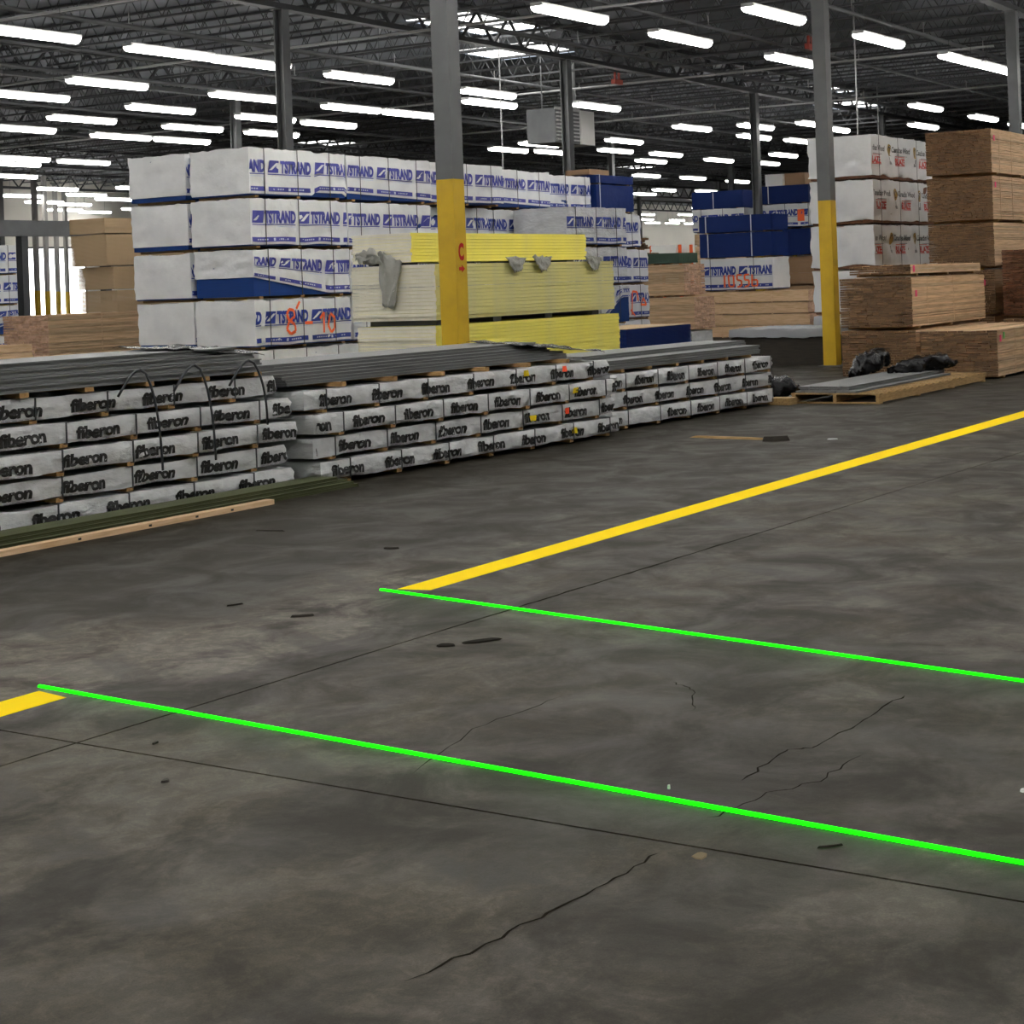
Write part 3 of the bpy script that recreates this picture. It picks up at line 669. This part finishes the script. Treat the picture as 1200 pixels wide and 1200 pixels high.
# loose strap loops on stack A
for i, (px_, lab) in enumerate(((9.93, 'loose black strap loop over the five-high stack, nearest the olive boards middle'), (10.52, 'loose black strap loop over the five-high stack, middle of three'), (11.15, 'loose black strap loop at the open end of the five-high stack'))):
    t = thing('strap_loop', lab, 'strap', (px_, YA - .062 - (px_ - XA) * .035, 0))
    zz = z0 + .11
    b = MB(); pts = []
    for a in range(15):
        u = a / 14; ang = math.pi * u
        if u < .45: pts.append((-.22 + .20 * (u / .45), .02 - .05 * math.sin(ang), zz - .20 + .2 * math.sin(u / .45 * math.pi / 2)))
        else: v_ = (u - .45) / .55; pts.append((-.02 + .20 * v_ ** .6, -.03 - .03 * math.sin(v_ * 3), zz - v_ ** 1.25 * (.80, .78, .55)[i]))
    b.tube(pts, .010, 6); obj('band', b.mesh('band', ['strap_dark'], True), t)

# ---------------------------------------------------------------- pallet with boards and black film
t = thing('pallet', 'long low pine pallet holding grey boards on the open floor', 'pallet', (21.45, 7.95, 0), math.radians(-.5))
LP, WP = 4.35, 1.2
for yy in (0, WP / 2 - .02, WP - .045): boxpart('stringer', 'pallet_wood', t, 0, LP, yy, yy + .045, .018, .115)
b = MB(); b.box(0, .10, -.01, WP + .01, 0, .018); sm = b.mesh('slat', ['pallet_wood'])
for k in range(16): obj('slat', sm, t, (k * (LP - .1) / 15, 0, .115))
for k in (0, 5, 10, 15): obj('slat', sm, t, (k * (LP - .1) / 15, 0, 0))
deck_pile(21.5, 8.28, .134, 3.75, [(6, .0, 0), (5, .12, .1), (5, .13, .1)], 'grey deck board on the pine pallet', 'grey boards on the pallet', math.radians(-.5), seed=12)
def black_roll(label, pts, r, seed, zmin=.165):
    pv = [Vector(p) for p in pts]; P2 = []; R2 = []
    for i in range(len(pv) - 1):
        for k in range(6): P2.append(pv[i].lerp(pv[i + 1], k / 6)); R2.append(r[i] + (r[i + 1] - r[i]) * k / 6)
    P2.append(pv[-1]); R2.append(r[-1]); b = MB(); b.tube(P2, R2, 20)
    for i, v in enumerate(b.v):
        d = noise.noise(Vector(v) * 6 + Vector((seed, 0, 0))) * .07 + (abs(noise.noise(Vector(v) * 13)) - .2) * .10; b.v[i] = (v[0] + d, v[1] + d * .6, max(zmin, v[2] + d))
    tag(obj('film_roll', b.mesh('film_roll', ['black_film'], True)), label, 'plastic film')
black_roll('upright crumpled black film bunched on the pallet by the yellow column', [(24.0, 9.3, .24), (24.25, 9.28, .28), (24.55, 9.22, .36), (24.85, 9.15, .42), (25.1, 9.12, .36)], [.06, .12, .15, .13, .03], 2)
black_roll('long crumpled black film lying across grey boards on the pallet', [(24.3, 8.85, .25), (24.6, 8.70, .28), (24.9, 8.50, .31), (25.2, 8.32, .33), (25.4, 8.2, .31)], [.04, .09, .11, .11, .03], 5)
black_roll('black film heaped on the floor between wrapped stack and pallet', [(21.5, 9.75, .08), (21.7, 9.55, .15), (21.9, 9.4, .20), (22.05, 9.3, .10)], [.06, .14, .12, .05], 9, .002)
tag(boxpart('wood_offcut', 'pallet_wood', None, 21.15, 21.4, 9.05, 9.35, 0, .09), 'short wood offcut beside the end of the three-high stack', 'wood offcut')

# ---------------------------------------------------------------- dark covered bundle by column
t = thing('covered_bundle', 'low dark wooden bundle under a grey tarp behind the pallet', 'lumber bundle', (30.4, 12.2, 0))
boxpart('bundle_body', 'dark_wood', t, 0, 1.75, 0, 1.95, 0, .60)
shell('tarp', t, 'wrap_plain', 1.85, 2.0, .10, lambda p, n: p + n * wrinkle(p.x * 2, p.y * 2, p.z, 4, .03) - Vector((0, 0, .05 + .04 * noise.noise(p * 2.5) if p.z < .02 else 0)), .1, (-.06, -.03, .58))

# ---------------------------------------------------------------- brown lumber on the right
lumber(26.35, 9.14, 0, 'low brown lumber bundle under the mid bundle beside the yellow column', 3.7, 1.22, .76, seed=1, tags=())
lumber(26.3, 7.86, 0, 'low brown lumber bundle with open top nearest the aisle', 3.7, 1.2, .74, seed=2, tags=((.12, .56, 'tag_pink'), (.30, .60, 'tag_green')), straps=(.9,))
lumber(26.3, 9.16, .775, 'brown ended lumber bundle with pink tag in the middle of the stack', 3.75, 1.18, .81, seed=3, tags=((.15, .50, 'tag_pink'), (3.7, .6, 'tag_pink')), straps=(.7, 2.0))
lumber(26.38, 9.2, 1.6, 'thin top lumber bundle of the brown stack by the column', 3.6, 1.0, .18, seed=4, tags=((.12, .06, 'tag_pink'),), bear=.035)
for k in range(5):
    lumber(31.0 + (.0, .04, .05, .02, .0)[k], 9.29 - .01 * k, .0 + k * .835, 'tall brown lumber stack, %s bundle of five' % ordn[k], 3.66, 1.2, .815, bt=.03, bw=.12, seed=40 + k, tags=((.14, .60, 'tag_pink'),) if k > 2 else (), straps=(.45, 1.2) if k > 2 else (), end='wood_end')
lumber(30.45, 7.7, .80, 'ragged dark red-brown lumber bundle behind the low brown bundle', 3.6, 1.28, 1.18, end='wood_end_red', side='wood_end_red', seed=50, jit=.06, bt=.03, bw=.12)
lumber(30.45, 7.7, 0, 'dark lumber bundle under the ragged red-brown bundle', 3.6, 1.28, .78, seed=51)

# ---------------------------------------------------------------- white wrapped bundles with gold oval print
def unit_wood(h):
    p = Print(); n = 16
    for r, m, yo in ((1.0, 3, 0), (.62, 0, -.003), (.45, 3, -.006)):
        p.b.quad([(.10 + .09 * r * math.cos(2 * math.pi * i / n), yo, .66 * h + .14 * h * r * math.sin(2 * math.pi * i / n)) for i in range(n)], m)
    p.word('Canadian Wood', .25, .62 * h, .98, .13 * h, 0, .02)
    p.rect(.55, 1.1, .54 * h, .555 * h, 1, 3)
    p.word('BLAZE', .40, .34 * h, .56, .15 * h, 2, .05)
    p.rect(.40, .97, .31 * h, .325 * h, 2, 3); p.rect(.40, .97, .515 * h, .53 * h, 2, 3)
    p.rect(.05, .17, .33 * h, .40 * h, 1, 1); p.rect(.09, .13, .40 * h, .50 * h, 1, 1)
    return p
for k in range(5):
    h = .865; seed = 60 + k
    t = thing('wrapped_lumber_bundle', 'white wrapped lumber bundle with oval print, %s of the tall stack' % ordn[k], 'lumber bundle', (32.45 + .03 * (k % 2), 12.02, k * .875), 0, 'white wrapped lumber bundles')
    boxpart('lumber_core', 'wood_end_red', t, .02, 3.64, .02, 1.26, .0, h - .03)
    def fn(p, n, s=seed): 
        q = p + n * wrinkle(p.x, p.y, p.z, s, .05); lo = .05 + .05 * noise.noise(Vector((p.x * 2.2, p.y * 1.5, s)))
        return Vector((q.x, q.y, min(max(q.z, 0), h - .005) + (max(lo, 0) if p.z < .02 else 0)))
    wr_ = shell('wrap', t, 'wrap_white', 3.66, 1.28, h - .03, fn, .09, (0, 0, .0))
    u = unit_wood(h); q = (-.55, -.5, -.62, -.3, -.5)[k]
    sd = sampler(lambda a, c, s=seed: wrinkle(a, 0, c, s, .05), 3.66, h - .03, .09)
    sf = lambda a, c, sd=sd: Vector((a, -sd(a, c) - .010, c))
    while q < 3.6: u.place('print', ['ink_black', 'ink_grey', 'ink_red', 'ink_gold'], wr_, sf, .01, 3.64, q); q += 1.42
    for sx_ in (.32, 1.4, 2.5): strap_ring(t, sx_, 1.28, 0, h - .03, wd=.014, out=.045)

# ================================================================ PANEL WALL
PH = .79
rows = ['bottom row', 'second row up', 'middle row', 'fourth row up', 'top row']
orange = [[(.80, .42), (.74, .52), (.80, .60), (.92, .58), (.93, .48), (.80, .40), (.74, .28), (.82, .20), (.94, .24), (.94, .34), (.82, .42)], [(1.00, .60), (1.08, .72)], [(1.2, .36), (1.40, .36)], [(1.60, .42), (1.70, .52), (1.68, .18)], [(1.84, .48), (1.80, .30), (1.88, .18), (1.98, .24), (1.98, .42), (1.86, .50)]]
for k in range(5):
    lift = (lambda x: max(.02, .30 - .15 * x)) if k == 2 else ((lambda x: .02 + (.05 if 1.6 < x < 2.4 else 0)) if k == 4 else None)
    tstrand(20.95 + (.05, .0, .0, -.03, -.02)[k], 17.8, .03 + k * PH, 'printed white panel bundle at the front corner, %s' % rows[k], phase=(.55, .22, .62, .02, .44)[k] , lift=lift, seed=70 + k, spray=orange if k == 1 else None, ink='ink_violet' if k > 1 else 'ink_blue')
    tstrand(20.93 + (.03, .05, .0, -.02, -.04)[k], 19.08, .02 + k * PH, 'plain white panel bundle end behind the front corner, %s' % rows[k], phase=.3, seed=80 + k, lift=(lambda x: .07) if k in (1, 3, 4) else None)
for k in range(5):
    tstrand(23.47 + (.0, .06, .03, .0, .02)[k], 17.86, .02 + k * PH, 'printed panel bundle beside the yellow foam sheets, %s' % rows[k], phase=(.4, .3, .5, .98, .82)[k], seed=90 + k, ink='ink_violet' if k > 2 else 'ink_blue', lift=(lambda x: .10 - .03 * x) if k == 4 else None)
for k in (2, 3, 4):
    tstrand(26.0 + (.0, .0, .1, .0, .0)[k], 17.9 + (.0, .0, .0, .35, .0)[k], .02 + k * PH, 'printed panel bundle behind the marked yellow column, %s' % rows[k], phase=(.4, .3, .5, .45, .30)[k], seed=100 + k, ink='ink_violet' if k == 4 else 'ink_blue', amp=.05 if k == 3 else .02)
for k in (0, 1):
    tstrand(26.0, 17.9, .02 + k * PH, 'printed panel bundle hidden behind the yellow foam, %s' % rows[k], phase=.3, seed=105 + k)
for k in (2, 3):
    tstrand(28.55, 18.45, .02 + k * PH, 'printed panel bundle between the marked column and the plain grey end, %s' % rows[k], phase=.3 + .2 * k, seed=108 + k, amp=.035)
tstrand(28.5, 18.35, .02 + 4 * PH, 'printed panel bundle at the end of the top row before the blue bundle', phase=.42, seed=110, ink='ink_violet', lift=lambda x: .10 - .03 * x)
for k in range(4):
    tstrand(29.5 + (.0, .05, .0, .0)[k], 17.15, .02 + k * PH, 'printed panel bundle with plain grey end behind the foam, %s' % rows[k], phase=(.35, .7, .25, .0)[k], seed=120 + k, wrapm='wrap_grey', lift=(lambda x: max(.02, min(.5, (x - 1.2) * .55))) if k == 1 else None)
for k in range(4):
    sp = [[(.95 + 1.5, .1)] ] if False else None
    if k == 1: sp = [[(1.55, .08), (1.62, .62), (1.85, .60), (1.86, .40)], [(1.50, .20), (1.70, .06)], [(1.98, .28), (2.15, .46), (2.25, .30), (2.0, .30)]]
    tstrand(33.1 + (.0, .0, .0, -.3)[k], 18.55, .02 + k * PH, 'printed panel bundle at the receding end of the wall, %s' % rows[k], phase=(.35, .38, .55, .1)[k], seed=130 + k, spray=sp)
tstrand(31.0, 18.7, .02 + 4 * PH, 'clean bright printed panel bundle beside the tall blue bundle', phase=.25, seed=140, L=2.25)
for k, (za, hb) in enumerate(((.03 + 4 * PH, .60), (.03 + 4 * PH + .61, .20))):
    film_box(33.35 + .0 * k, 18.6, za, ('tall blue film bundle on the receding end of the panel wall', 'thin blue film bundle on top of the tall blue bundle')[k], 1.7, 1.0, hb, 'film_blue', 'wrapped bundle', 'blue_wrapped_bundle', 'blue wrapped bundles', straps=(.12,), seed=150 + k)
tag(film_box(33.6, 18.9, .03 + 4 * PH + .82, 'brown carton lying on top of the tall blue bundle', .9, .6, .14, 'cardboard', 'carton', 'carton'), 'brown carton lying on top of the tall blue bundle', 'carton')
# blue panel bundle low in front
t = sheet_stack(26.05, 14.05, 0, 'low dark blue edged panel stack behind the three-high boards', 2.44, 1.2, .86, .018, ['film_blue', 'film_blue'], 'panel stack', 'blue_panel_stack', None, seed=5, jit=.003)
tag(boxpart('top_sheet', 'ply', t, -.005, 2.445, -.005, 1.205, .861, .872), 'tan top sheet')

# ---------------------------------------------------------------- yellow foam sheets
fm = ['foam_yellow', 'foam_end']
sheet_stack(18.45, 12.7, .03, 'bright yellow foam sheets, lowest stack behind the marked column', 4.88, 1.24, 1.17, .047, fm, 'foam sheets', 'foam_sheet_stack', 'yellow foam sheet stacks', seed=1, jit=.012)
sheet_stack(18.45, 12.68, 1.27, 'dusty pale yellow foam sheets, middle stack behind the marked column', 4.72, 1.33, .72, .048, ['foam_dusty', 'foam_end'], 'foam sheets', 'foam_sheet_stack', 'yellow foam sheet stacks', seed=2, jit=.012)
sheet_stack(18.5, 13.07, 2.026, 'thin bright yellow foam sheets on top of the pale stack', 4.55, .95, .38, .042, fm, 'foam sheets', 'foam_sheet_stack', 'yellow foam sheet stacks', seed=3, jit=.012)
for k, (z_, n_) in enumerate(((1.203, 5), (1.993, 5))):
    for j in range(4):
        o = boxpart('foam_spacer', 'steel_dark', None, 18.55 + j * 1.35, 18.75 + j * 1.35, 12.75 + .4 * k, 13.8, z_, z_ + (.064, .03)[k])
        tag(o, ('foam spacer under the middle yellow foam stack', 'foam spacer under the thin top yellow foam stack')[k] + ', %s from the column' % ORD[j], 'spacer', 'foam spacers %d' % k)
film('film_scrap', 'crumpled grey film hanging over the pale foam ends', [(18.42, 13.55, 2.16), (18.40, 13.15, 2.03), (18.39, 13.30, 1.42), (18.40, 13.48, 1.46)], 'grey_film', 4, .08)
film('film_scrap', 'grey film bunched at the corner of the pale foam', [(18.40, 13.9, 2.14), (18.42, 13.62, 2.22), (18.40, 13.45, 2.02), (18.42, 13.85, 1.98)], 'grey_film', 14, .08, n=8)
for i, X in enumerate((20.05, 20.75, 22.2)):
    film('film_scrap', ('torn grey film strip under the thin foam stack beside the marked column', 'hanging torn film strip in the middle of the thin foam stack', 'knotted film scrap near the far end of the thin foam stack')[i], [(X, 12.62, 2.06), (X + .55, 12.62, 2.05), (X + .35, 12.6, 1.86), (X + .2, 12.6, 1.84)], 'grey_film', 20 + i, .05, n=8)

# ================================================================ BACKGROUND, right of the panel wall
timber_pack(45.35, 18.2, 0, 'pale timber pack of four courses under the printed blue stack', 3.75, 1.25, 1.26, 4, rotz=math.pi / 2, seed=3, straps=(1.05, 2.55))
def turned(fn, X, Y, Wx, *a, **k): return fn(X + Wx, Y, *a, rotz=math.pi / 2, **k)
# printed white bundle with blue bundles above: printed face looks along -X
def tstrand_x(X, Y, z, label, LY, WX, h, **k):
    """printed face towards -X: local x runs along -Y"""
    return tstrand(X, Y + LY, z, label, L=LY, W=WX, h=h, rotz=-math.pi / 2, **k)
sp5 = [[(.72, .10), (.72, .44)], [(.86, .12), (.84, .42), (1.0, .42), (1.0, .12), (.86, .12)], [(1.24, .44), (1.10, .44), (1.10, .30), (1.23, .28), (1.23, .14), (1.10, .10)], [(1.46, .44), (1.32, .44), (1.32, .30), (1.45, .28), (1.45, .14), (1.32, .10)], [(1.55, .44), (1.54, .12), (1.70, .12), (1.70, .28), (1.56, .28)]]
tstrand_x(44.15, 19.25, 1.27, 'printed white panel bundle with orange numbers under the blue bundles', 2.15, 1.15, .90, phase=.0, seed=160, spray=sp5, straps=(.3, 1.6))
for k, (za, hb) in enumerate(((2.19, .68), (2.88, .47))):
    film_box(44.15, 21.4, za, ('blue film bundle lying on the printed bundle with orange numbers', 'thinner blue film bundle topping the stack on the pale timbers')[k], 2.15, 1.15, hb, 'film_blue', 'wrapped bundle', 'blue_wrapped_bundle', 'blue wrapped bundles', straps=(.24 - .05 * k, 1.55), rotz=-math.pi / 2, seed=161 + k)
# stack behind it
film_box(55, 24.6, 4.05, 'far blue film bundle high behind the grey column', 2.0, 1.3, .62, 'film_blue', 'wrapped bundle', 'blue_wrapped_bundle', 'blue wrapped bundles', straps=(.55,), rotz=-math.pi / 2, seed=170) 
film_box(55, 26.9, 4.0, 'far blue film bundle before the grey column in the distance', 1.9, 1.3, .62, 'film_blue', 'wrapped bundle', 'blue_wrapped_bundle', 'blue wrapped bundles', straps=(.8,), rotz=-math.pi / 2, seed=171)
for k, zz in enumerate((2.42, 1.61, .8, 0)):
    if k % 2 == 0 and k < 2: tstrand_x(55, 22.6, 3.24, 'far printed panel bundle with orange patch under the far blue bundle', 2.0, 1.6, .80, phase=.55, seed=172, spray=[[(1.62 + .05 * q, .2), (1.62 + .05 * q, .6)] for q in range(5)])
tstrand_x(55, 24.95, 3.2, 'far printed panel bundle under the distant blue bundle by the column', 1.95, 1.3, .80, phase=.3, seed=173)
film_box(55, 24.6, 2.3, 'dark blue film bundle far back under the bundle with orange patch', 2.0, 1.3, .9, 'film_blue', 'wrapped bundle', 'blue_wrapped_bundle', 'blue wrapped bundles', rotz=-math.pi / 2, seed=174)
lumber(56.5, 22.6, 0, 'far orange-brown lumber pack below the dark blue bundle', 2.0, 1.3, 2.28, bw=.3, bt=.19, side='cardboard', end='cardboard', rotz=math.pi / 2, seed=175)
lumber(56.5, 25.0, 0, 'far lumber pack standing behind the pale timbers', 1.95, 1.3, 3.18, bw=.3, bt=.19, rotz=math.pi / 2, seed=176)
for i, (yy, wy, m, lab) in enumerate(((23.55, .62, 'white_enamel', 'white carton on top of the far blue bundle'), (22.75, .72, 'cardboard', 'brown carton on top of the far blue bundle'))):
    t = thing('carton', lab, 'carton', (55.1, yy, 4.68)); boxpart('carton_body', m, t, 0, .7, 0, wy, 0, .38); boxpart('flap', m, t, -.01, .35, -.01, wy + .01, .38, .395); boxpart('flap', m, t, .36, .71, -.01, wy + .01, .38, .395)
# brown packs between the panel wall and the pale timbers
lumber(41.2, 19.6, .35, 'brown lumber pack above the grey wrapped pack in the far gap', 1.35, 1.2, .85, end='wood_end_light', rotz=math.pi / 2, seed=180, bw=.2, bt=.06)
lumber(41.2, 19.85, 1.22, 'brown lumber pack under the green wrap in the far gap', 1.2, 1.2, .82, end='wood_end_light', rotz=math.pi / 2, seed=181, bw=.2, bt=.06)
film_box(40.0, 21.0, .0, 'low grey wrapped pack on the floor in the far gap', 1.3, 1.2, .33, 'wrap_grey', 'wrapped bundle', 'grey_wrapped_pack', rotz=-math.pi / 2, seed=182)
film_box(40.0, 20.95, 2.05, 'dark green wrapped pack on the brown lumber', .95, 1.1, .28, 'green_wrap', 'wrapped bundle', 'green_wrapped_pack', rotz=-math.pi / 2, seed=183)
lumber(43.8, 22.6, 2.43, 'ragged brown board pile jutting out at the far end of panels', 1.9, 1.2, .42, rotz=math.pi / 2, seed=184, jit=.5, bw=.2, bt=.06, side='wood_end', end='wood_end')
lumber(43.8, 22.5, 0, 'tall brown lumber pack holding the ragged board pile', 1.8, 1.2, 2.42, rotz=math.pi / 2, seed=185, bw=.2, bt=.12, side='wood_end', end='wood_end')
# orange rack far back
t = thing('pallet_rack', 'far orange storage rack in front of the pale back wall', 'storage rack', (62, 28.4, 0))
for yy in (0, 1.25, 2.5, 3.75):
    for xx in (0, 1.0): boxpart('upright', 'rack_orange', t, xx, xx + .10, yy, yy + .10, 0, 3.0)
for zz in (1.2, 2.45):
    for xx in (0, 1.0): boxpart('beam', 'rack_orange', t, xx + .02, xx + .08, 0, 3.85, zz, zz + .12)
tag(film_box(62.0, 32.2, 2.58, 'white and orange carton on the far orange rack', 1.1, .9, .42, 'white_enamel', 'carton', 'carton', rotz=-math.pi / 2), 'white carton on the far orange rack', 'carton')

# ================================================================ BACKGROUND, left
lumber(22.0, 23.45, 0, 'long light brown lumber stack behind the five-high boards', 4.8, 1.15, 1.44, bw=.16, bt=.045, side='wood_side', end='wood_end_light', seed=190, straps=(1.3,))
lumber(17.6, 22.0, 0, 'small pale pine stack at the left edge behind the grey boards', 2.7, .8, 1.0, bw=.2, bt=.06, side='wood_pine', end='wood_end_light', seed=191)
zp = 0
for k, hh in enumerate((1.42, .47, .49, .66, .34)):
    sheet_stack(26.05 + (.3, .28, .2, .03, 0)[k], 26.03, zp, 'tan plywood stack beside the white panel wall, %s' % ('lowest pile', 'second lowest pile', 'middle pile', 'second highest pile', 'thin top pile')[k], 2.44, 1.0, hh - .03, .022, ['ply', 'ply'], 'plywood', 'plywood_stack', 'plywood stacks', seed=192 + k, jit=.006); zp += hh
for k in range(4):
    tstrand(30.45, 36.0, .02 + k * .8, 'far printed panel bundle at the left edge beneath the steel beam, %s' % ('bottom', 'second', 'third', 'top')[k], phase=.25 + .2 * k, seed=200 + k, h=.77, lift=(lambda x: max(.02, .1 + .2 * (x - 1.2))) if k == 1 else None)
t = thing('header_beam', 'dark steel header beam on posts in front of dock doors', 'steel beam', (24.0, 32.0, 0))
boxpart('beam', 'steel_grey', t, 0, 8.2, -.15, .15, 3.25, 3.62)
for xx in (2.0, 5.2, 7.9): boxpart('post', 'steel_dark', t, xx, xx + .2, -.1, .1, 0, 3.25)

# ================================================================ CEILING EQUIPMENT
# unit heater
t = thing('unit_heater', 'white hanging unit heater with louvres behind the bright-edged column', 'heater', (46.0, 27.0, 5.95))
cab = boxpart('cabinet', 'steel_grey', t, .0, 1.5, 0, 1.0, .0, 1.05)
boxpart('side_panel', 'white_enamel', t, 1.5, 2.35, -.05, 1.0, .0, 1.05)
boxpart('frame_rim', 'steel_bright', t, -.03, 1.5, -.03, 0, 1.0, 1.08)
for k in range(8): boxpart('louver', 'steel_bright', cab, .06, 1.42, -.06, -.005, .08 + k * .115, .12 + k * .115)
b = MB(); b.tube([(1.8, .5, 1.05), (1.8, .5, 2.75)], .20, 14); obj('flue', b.mesh('flue', ['steel_bright'], True), t)
for xx in (.1, 2.2):
    b = MB(); b.tube([(xx, .5, 1.05), (xx, .5, ZD - 5.955)], .02, 6); obj('hanger_rod', b.mesh('hanger_rod', ['steel_grey']), t)
# strip lights
ZL = 6.8
VIS = [(23.7, 25.5), (27.6, 25.5), (30.2, 25.5), (30.5, 30.2), (30.9, 33.3), (35.7, 33.4), (35.2, 30.0), (36.0, 36.7), (36.6, 39.8), (40.8, 39.9), (43.5, 39.8), (40.5, 36.6), (44.0, 36.4), (44.2, 48.1), (45.6, 50.1), (47.2, 48.1), (57.5, 60.4), (62.1, 63.2), (66.2, 65.4), (60.5, 58.3), (59.7, 65.0), (64.5, 68.7), (67.6, 69.8), (71.2, 74.2), (74.9, 75.6), (75.0, 72.2), (34.2, 25.5), (39.8, 30.0), (42.5, 29.9), (43.0, 33.3), (40.0, 33.3), (39.6, 25.3), (41.9, 26.7), (29.2, 16.7), (33.9, 16.7), (32.2, 13.8), (39.4, 16.5), (45.2, 25.1), (55.7, 33.4), (56.9, 35.5), (59.6, 35.1), (54.4, 26.5), (57.3, 30.7), (61.2, 33.2), (65.0, 32.9), (68.1, 35.2), (77.4, 40.3), (91.1, 46.3), (94.0, 49.1), (81.8, 39.9), (70.5, 33.1), (55.9, 24.8), (60.0, 26.7), (74.7, 32.7), (87.5, 40.0), (95.2, 45.6), (118.6, 57.3), (128.7, 63.5), (123.8, 64.6), (37.5, 13.6), (42.6, 13.4), (45.3, 13.3), (54.2, 18.2), (61.3, 20.7), (59.9, 18.1), (64.5, 18.1), (56.9, 23.1), (63.6, 26.4), (70.4, 30.0), (59.5, 23.4), (50, 55), (52.5, 63.5), (54.5, 66.5)]
OUT = [(x, y) for y in (-10, -3.3, 0, 3.3, 6.6, 10) for x in (-12, -6.5, -1, 4.5, 10, 15.5, 21)] + [(x, y) for y in (13.6, 16.7, 20.5) for x in (-7, -2, 3, 7.5, 12, 16.5, 21)] + [(24, 13.6), (24, 16.7)] + [(x, 73.5) for x in range(88, 130, 7)] + [(x, 74.0) for x in range(131, 176, 4)] + [(x, 70.0) for x in range(128, 172, 6)] + [(x, y) for y in (25.4, 29.5, 33.3, 40, 48) for x in (-7, -1, 5, 10.5, 16)] + [(x, y) for y in (0, 3.3, 6.6) for x in (27, 32.5, 38, 43.5, 49, 60)] + [(x, 10.0) for x in (26.0, 39.5, 45, 50.5, 58)]  # grid continued out of view, with lamps added to brighten floor, stacks, far wall
b = MB(); b.box(-1.24, 1.24, -.13, .13, .03, .10); b.bar((-.8, 0, .1), (-.8, 0, ZD - ZL - .005), .008, m=1); b.bar((.8, 0, .1), (.8, 0, ZD - ZL - .005), .008, m=1); hm = b.mesh('housing', ['housing', 'girder_dark'])
b = MB(); n = 6; r = .15
prof = [(r * math.cos(math.pi * i / n), -.11 * math.sin(math.pi * i / n) + .03) for i in range(n + 1)]
for i in range(n):
    a, c = prof[i], prof[i + 1]; b.quad([(-.58, a[0], a[1]), (-.58, c[0], c[1]), (.58, c[0], c[1]), (.58, a[0], a[1])])
for sx_ in (-1, 1):
    q = [(sx_ * .58, p[0], p[1]) for p in prof]; b.quad(q if sx_ < 0 else q[::-1])
lm = b.mesh('lamp_tube', ['lamp_white'])
rowsL = []; LBL = {}
for q_ in sorted(VIS, key=lambda a: a[1]):
    if rowsL and q_[1] - rowsL[-1][-1][1] < .8: rowsL[-1].append(q_)
    else: rowsL.append([q_])
for a, rw in enumerate(rowsL):
    for c, q_ in enumerate(sorted(rw)): LBL[q_] = 'white strip light, %s from the left in the %s lamp row' % (ORD[c], ORD[a] if a < 20 else 'twenty-' + ORD[a - 20])
for k, (X, Y) in enumerate(VIS + OUT):
    near = 'near' if Y < 20 else ('middle' if Y < 38 else 'far')
    t = thing('strip_light', LBL.get((X, Y)) or 'added white strip light beyond the seen lamps, %s rows' % near, 'strip light', (X, Y, ZL), math.radians(-1.5), ('strip lights, %s rows' if (X, Y) in LBL else 'added strip lights, %s rows') % near)
    obj('housing', hm, t); obj('lamp_tube', lm, t, (-.61, 0, 0)); obj('lamp_tube', lm, t, (.61, 0, 0))

# ================================================================ DEBRIS on the floor
def chip(x, y, L, W, h, rz, m, label, name='wood_chip'):
    rnd = random.Random(int(x * 100)); b = MB(); n = 7
    top = [(L / 2 * math.cos(2 * math.pi * i / n) * rnd.uniform(.8, 1.1), W / 2 * math.sin(2 * math.pi * i / n) * rnd.uniform(.6, 1.1)) for i in range(n)]
    b.quad([(p[0] * .85, p[1] * .8, h) for p in top]); b.quad([(p[0], p[1], 0) for p in top][::-1])
    for i in range(n):
        p, q = top[i], top[(i + 1) % n]; b.quad([(p[0], p[1], 0), (q[0], q[1], 0), (q[0] * .85, q[1] * .8, h), (p[0] * .85, p[1] * .8, h)])
    tag(obj(name, b.mesh(name, [m]), None, (x, y, .001), (0, 0, rz)), label, 'debris')
chip(7.18, 5.85, .14, .03, .012, -.8, 'bark', 'thin dark wood splinter on pale floor left of the yellow line')
chip(9.28, 6.80, .11, .03, .01, -1.2, 'bark', 'dark wood splinter on the dark lane behind the yellow line')
chip(7.30, 6.42, .12, .02, .008, -.4, 'bark', 'faint dark smudge of bark on the pale floor patch')
chip(7.0, 4.62, .26, .09, .006, -.6, 'concrete_dark', 'dark stain patch beside the floor joint', 'floor_patch')
chip(6.85, 4.72, .10, .10, .006, -.6, 'concrete_dark', 'small round dark stain patch beside the floor joint', 'floor_patch')
chip(16.75, 7.85, 1.15, .10, .02, -1.7, 'pallet_wood', 'long flat brown stick on the floor before the three-high stack')
chip(16.6, 7.28, .30, .10, .05, -1.0, 'bark', 'dark bark piece at the end of the flat brown stick')
chip(16.85, 6.76, .12, .03, .01, -1.0, 'white_enamel', 'tiny pale scrap on the floor beyond the bark piece')
chip(9.67, 8.17, .26, .03, .01, -1.4, 'bark', 'thin curved dark scrap in front of the pine stick')
chip(5.21, 2.71, .02, .012, .012, .4, 'white_enamel', 'tiny white crumb just above the nearer green line')
chip(4.88, 2.01, .10, .012, .006, -.8, 'bark', 'thin dark sliver below the nearer green line')
chip(5.66, 1.66, .03, .02, .008, .2, 'white_enamel', 'tiny white scrap at the right edge of the floor')
chip(4.64, 2.32, .08, .05, .002, .3, 'sawdust', 'small patch of sawdust on the crack in the floor')
chip(4.92, 4.75, .05, .02, .006, .3, 'bark', 'tiny dark crumb near the crossing of the floor joints')
chip(4.55, 4.35, .045, .03, .006, .3, 'bark', 'small dark crumb below the crossing of floor joints')
chip(5.35, 4.9, .05, .02, .006, .3, 'bark', 'tiny dark crumb between the joint and the nearer green line')
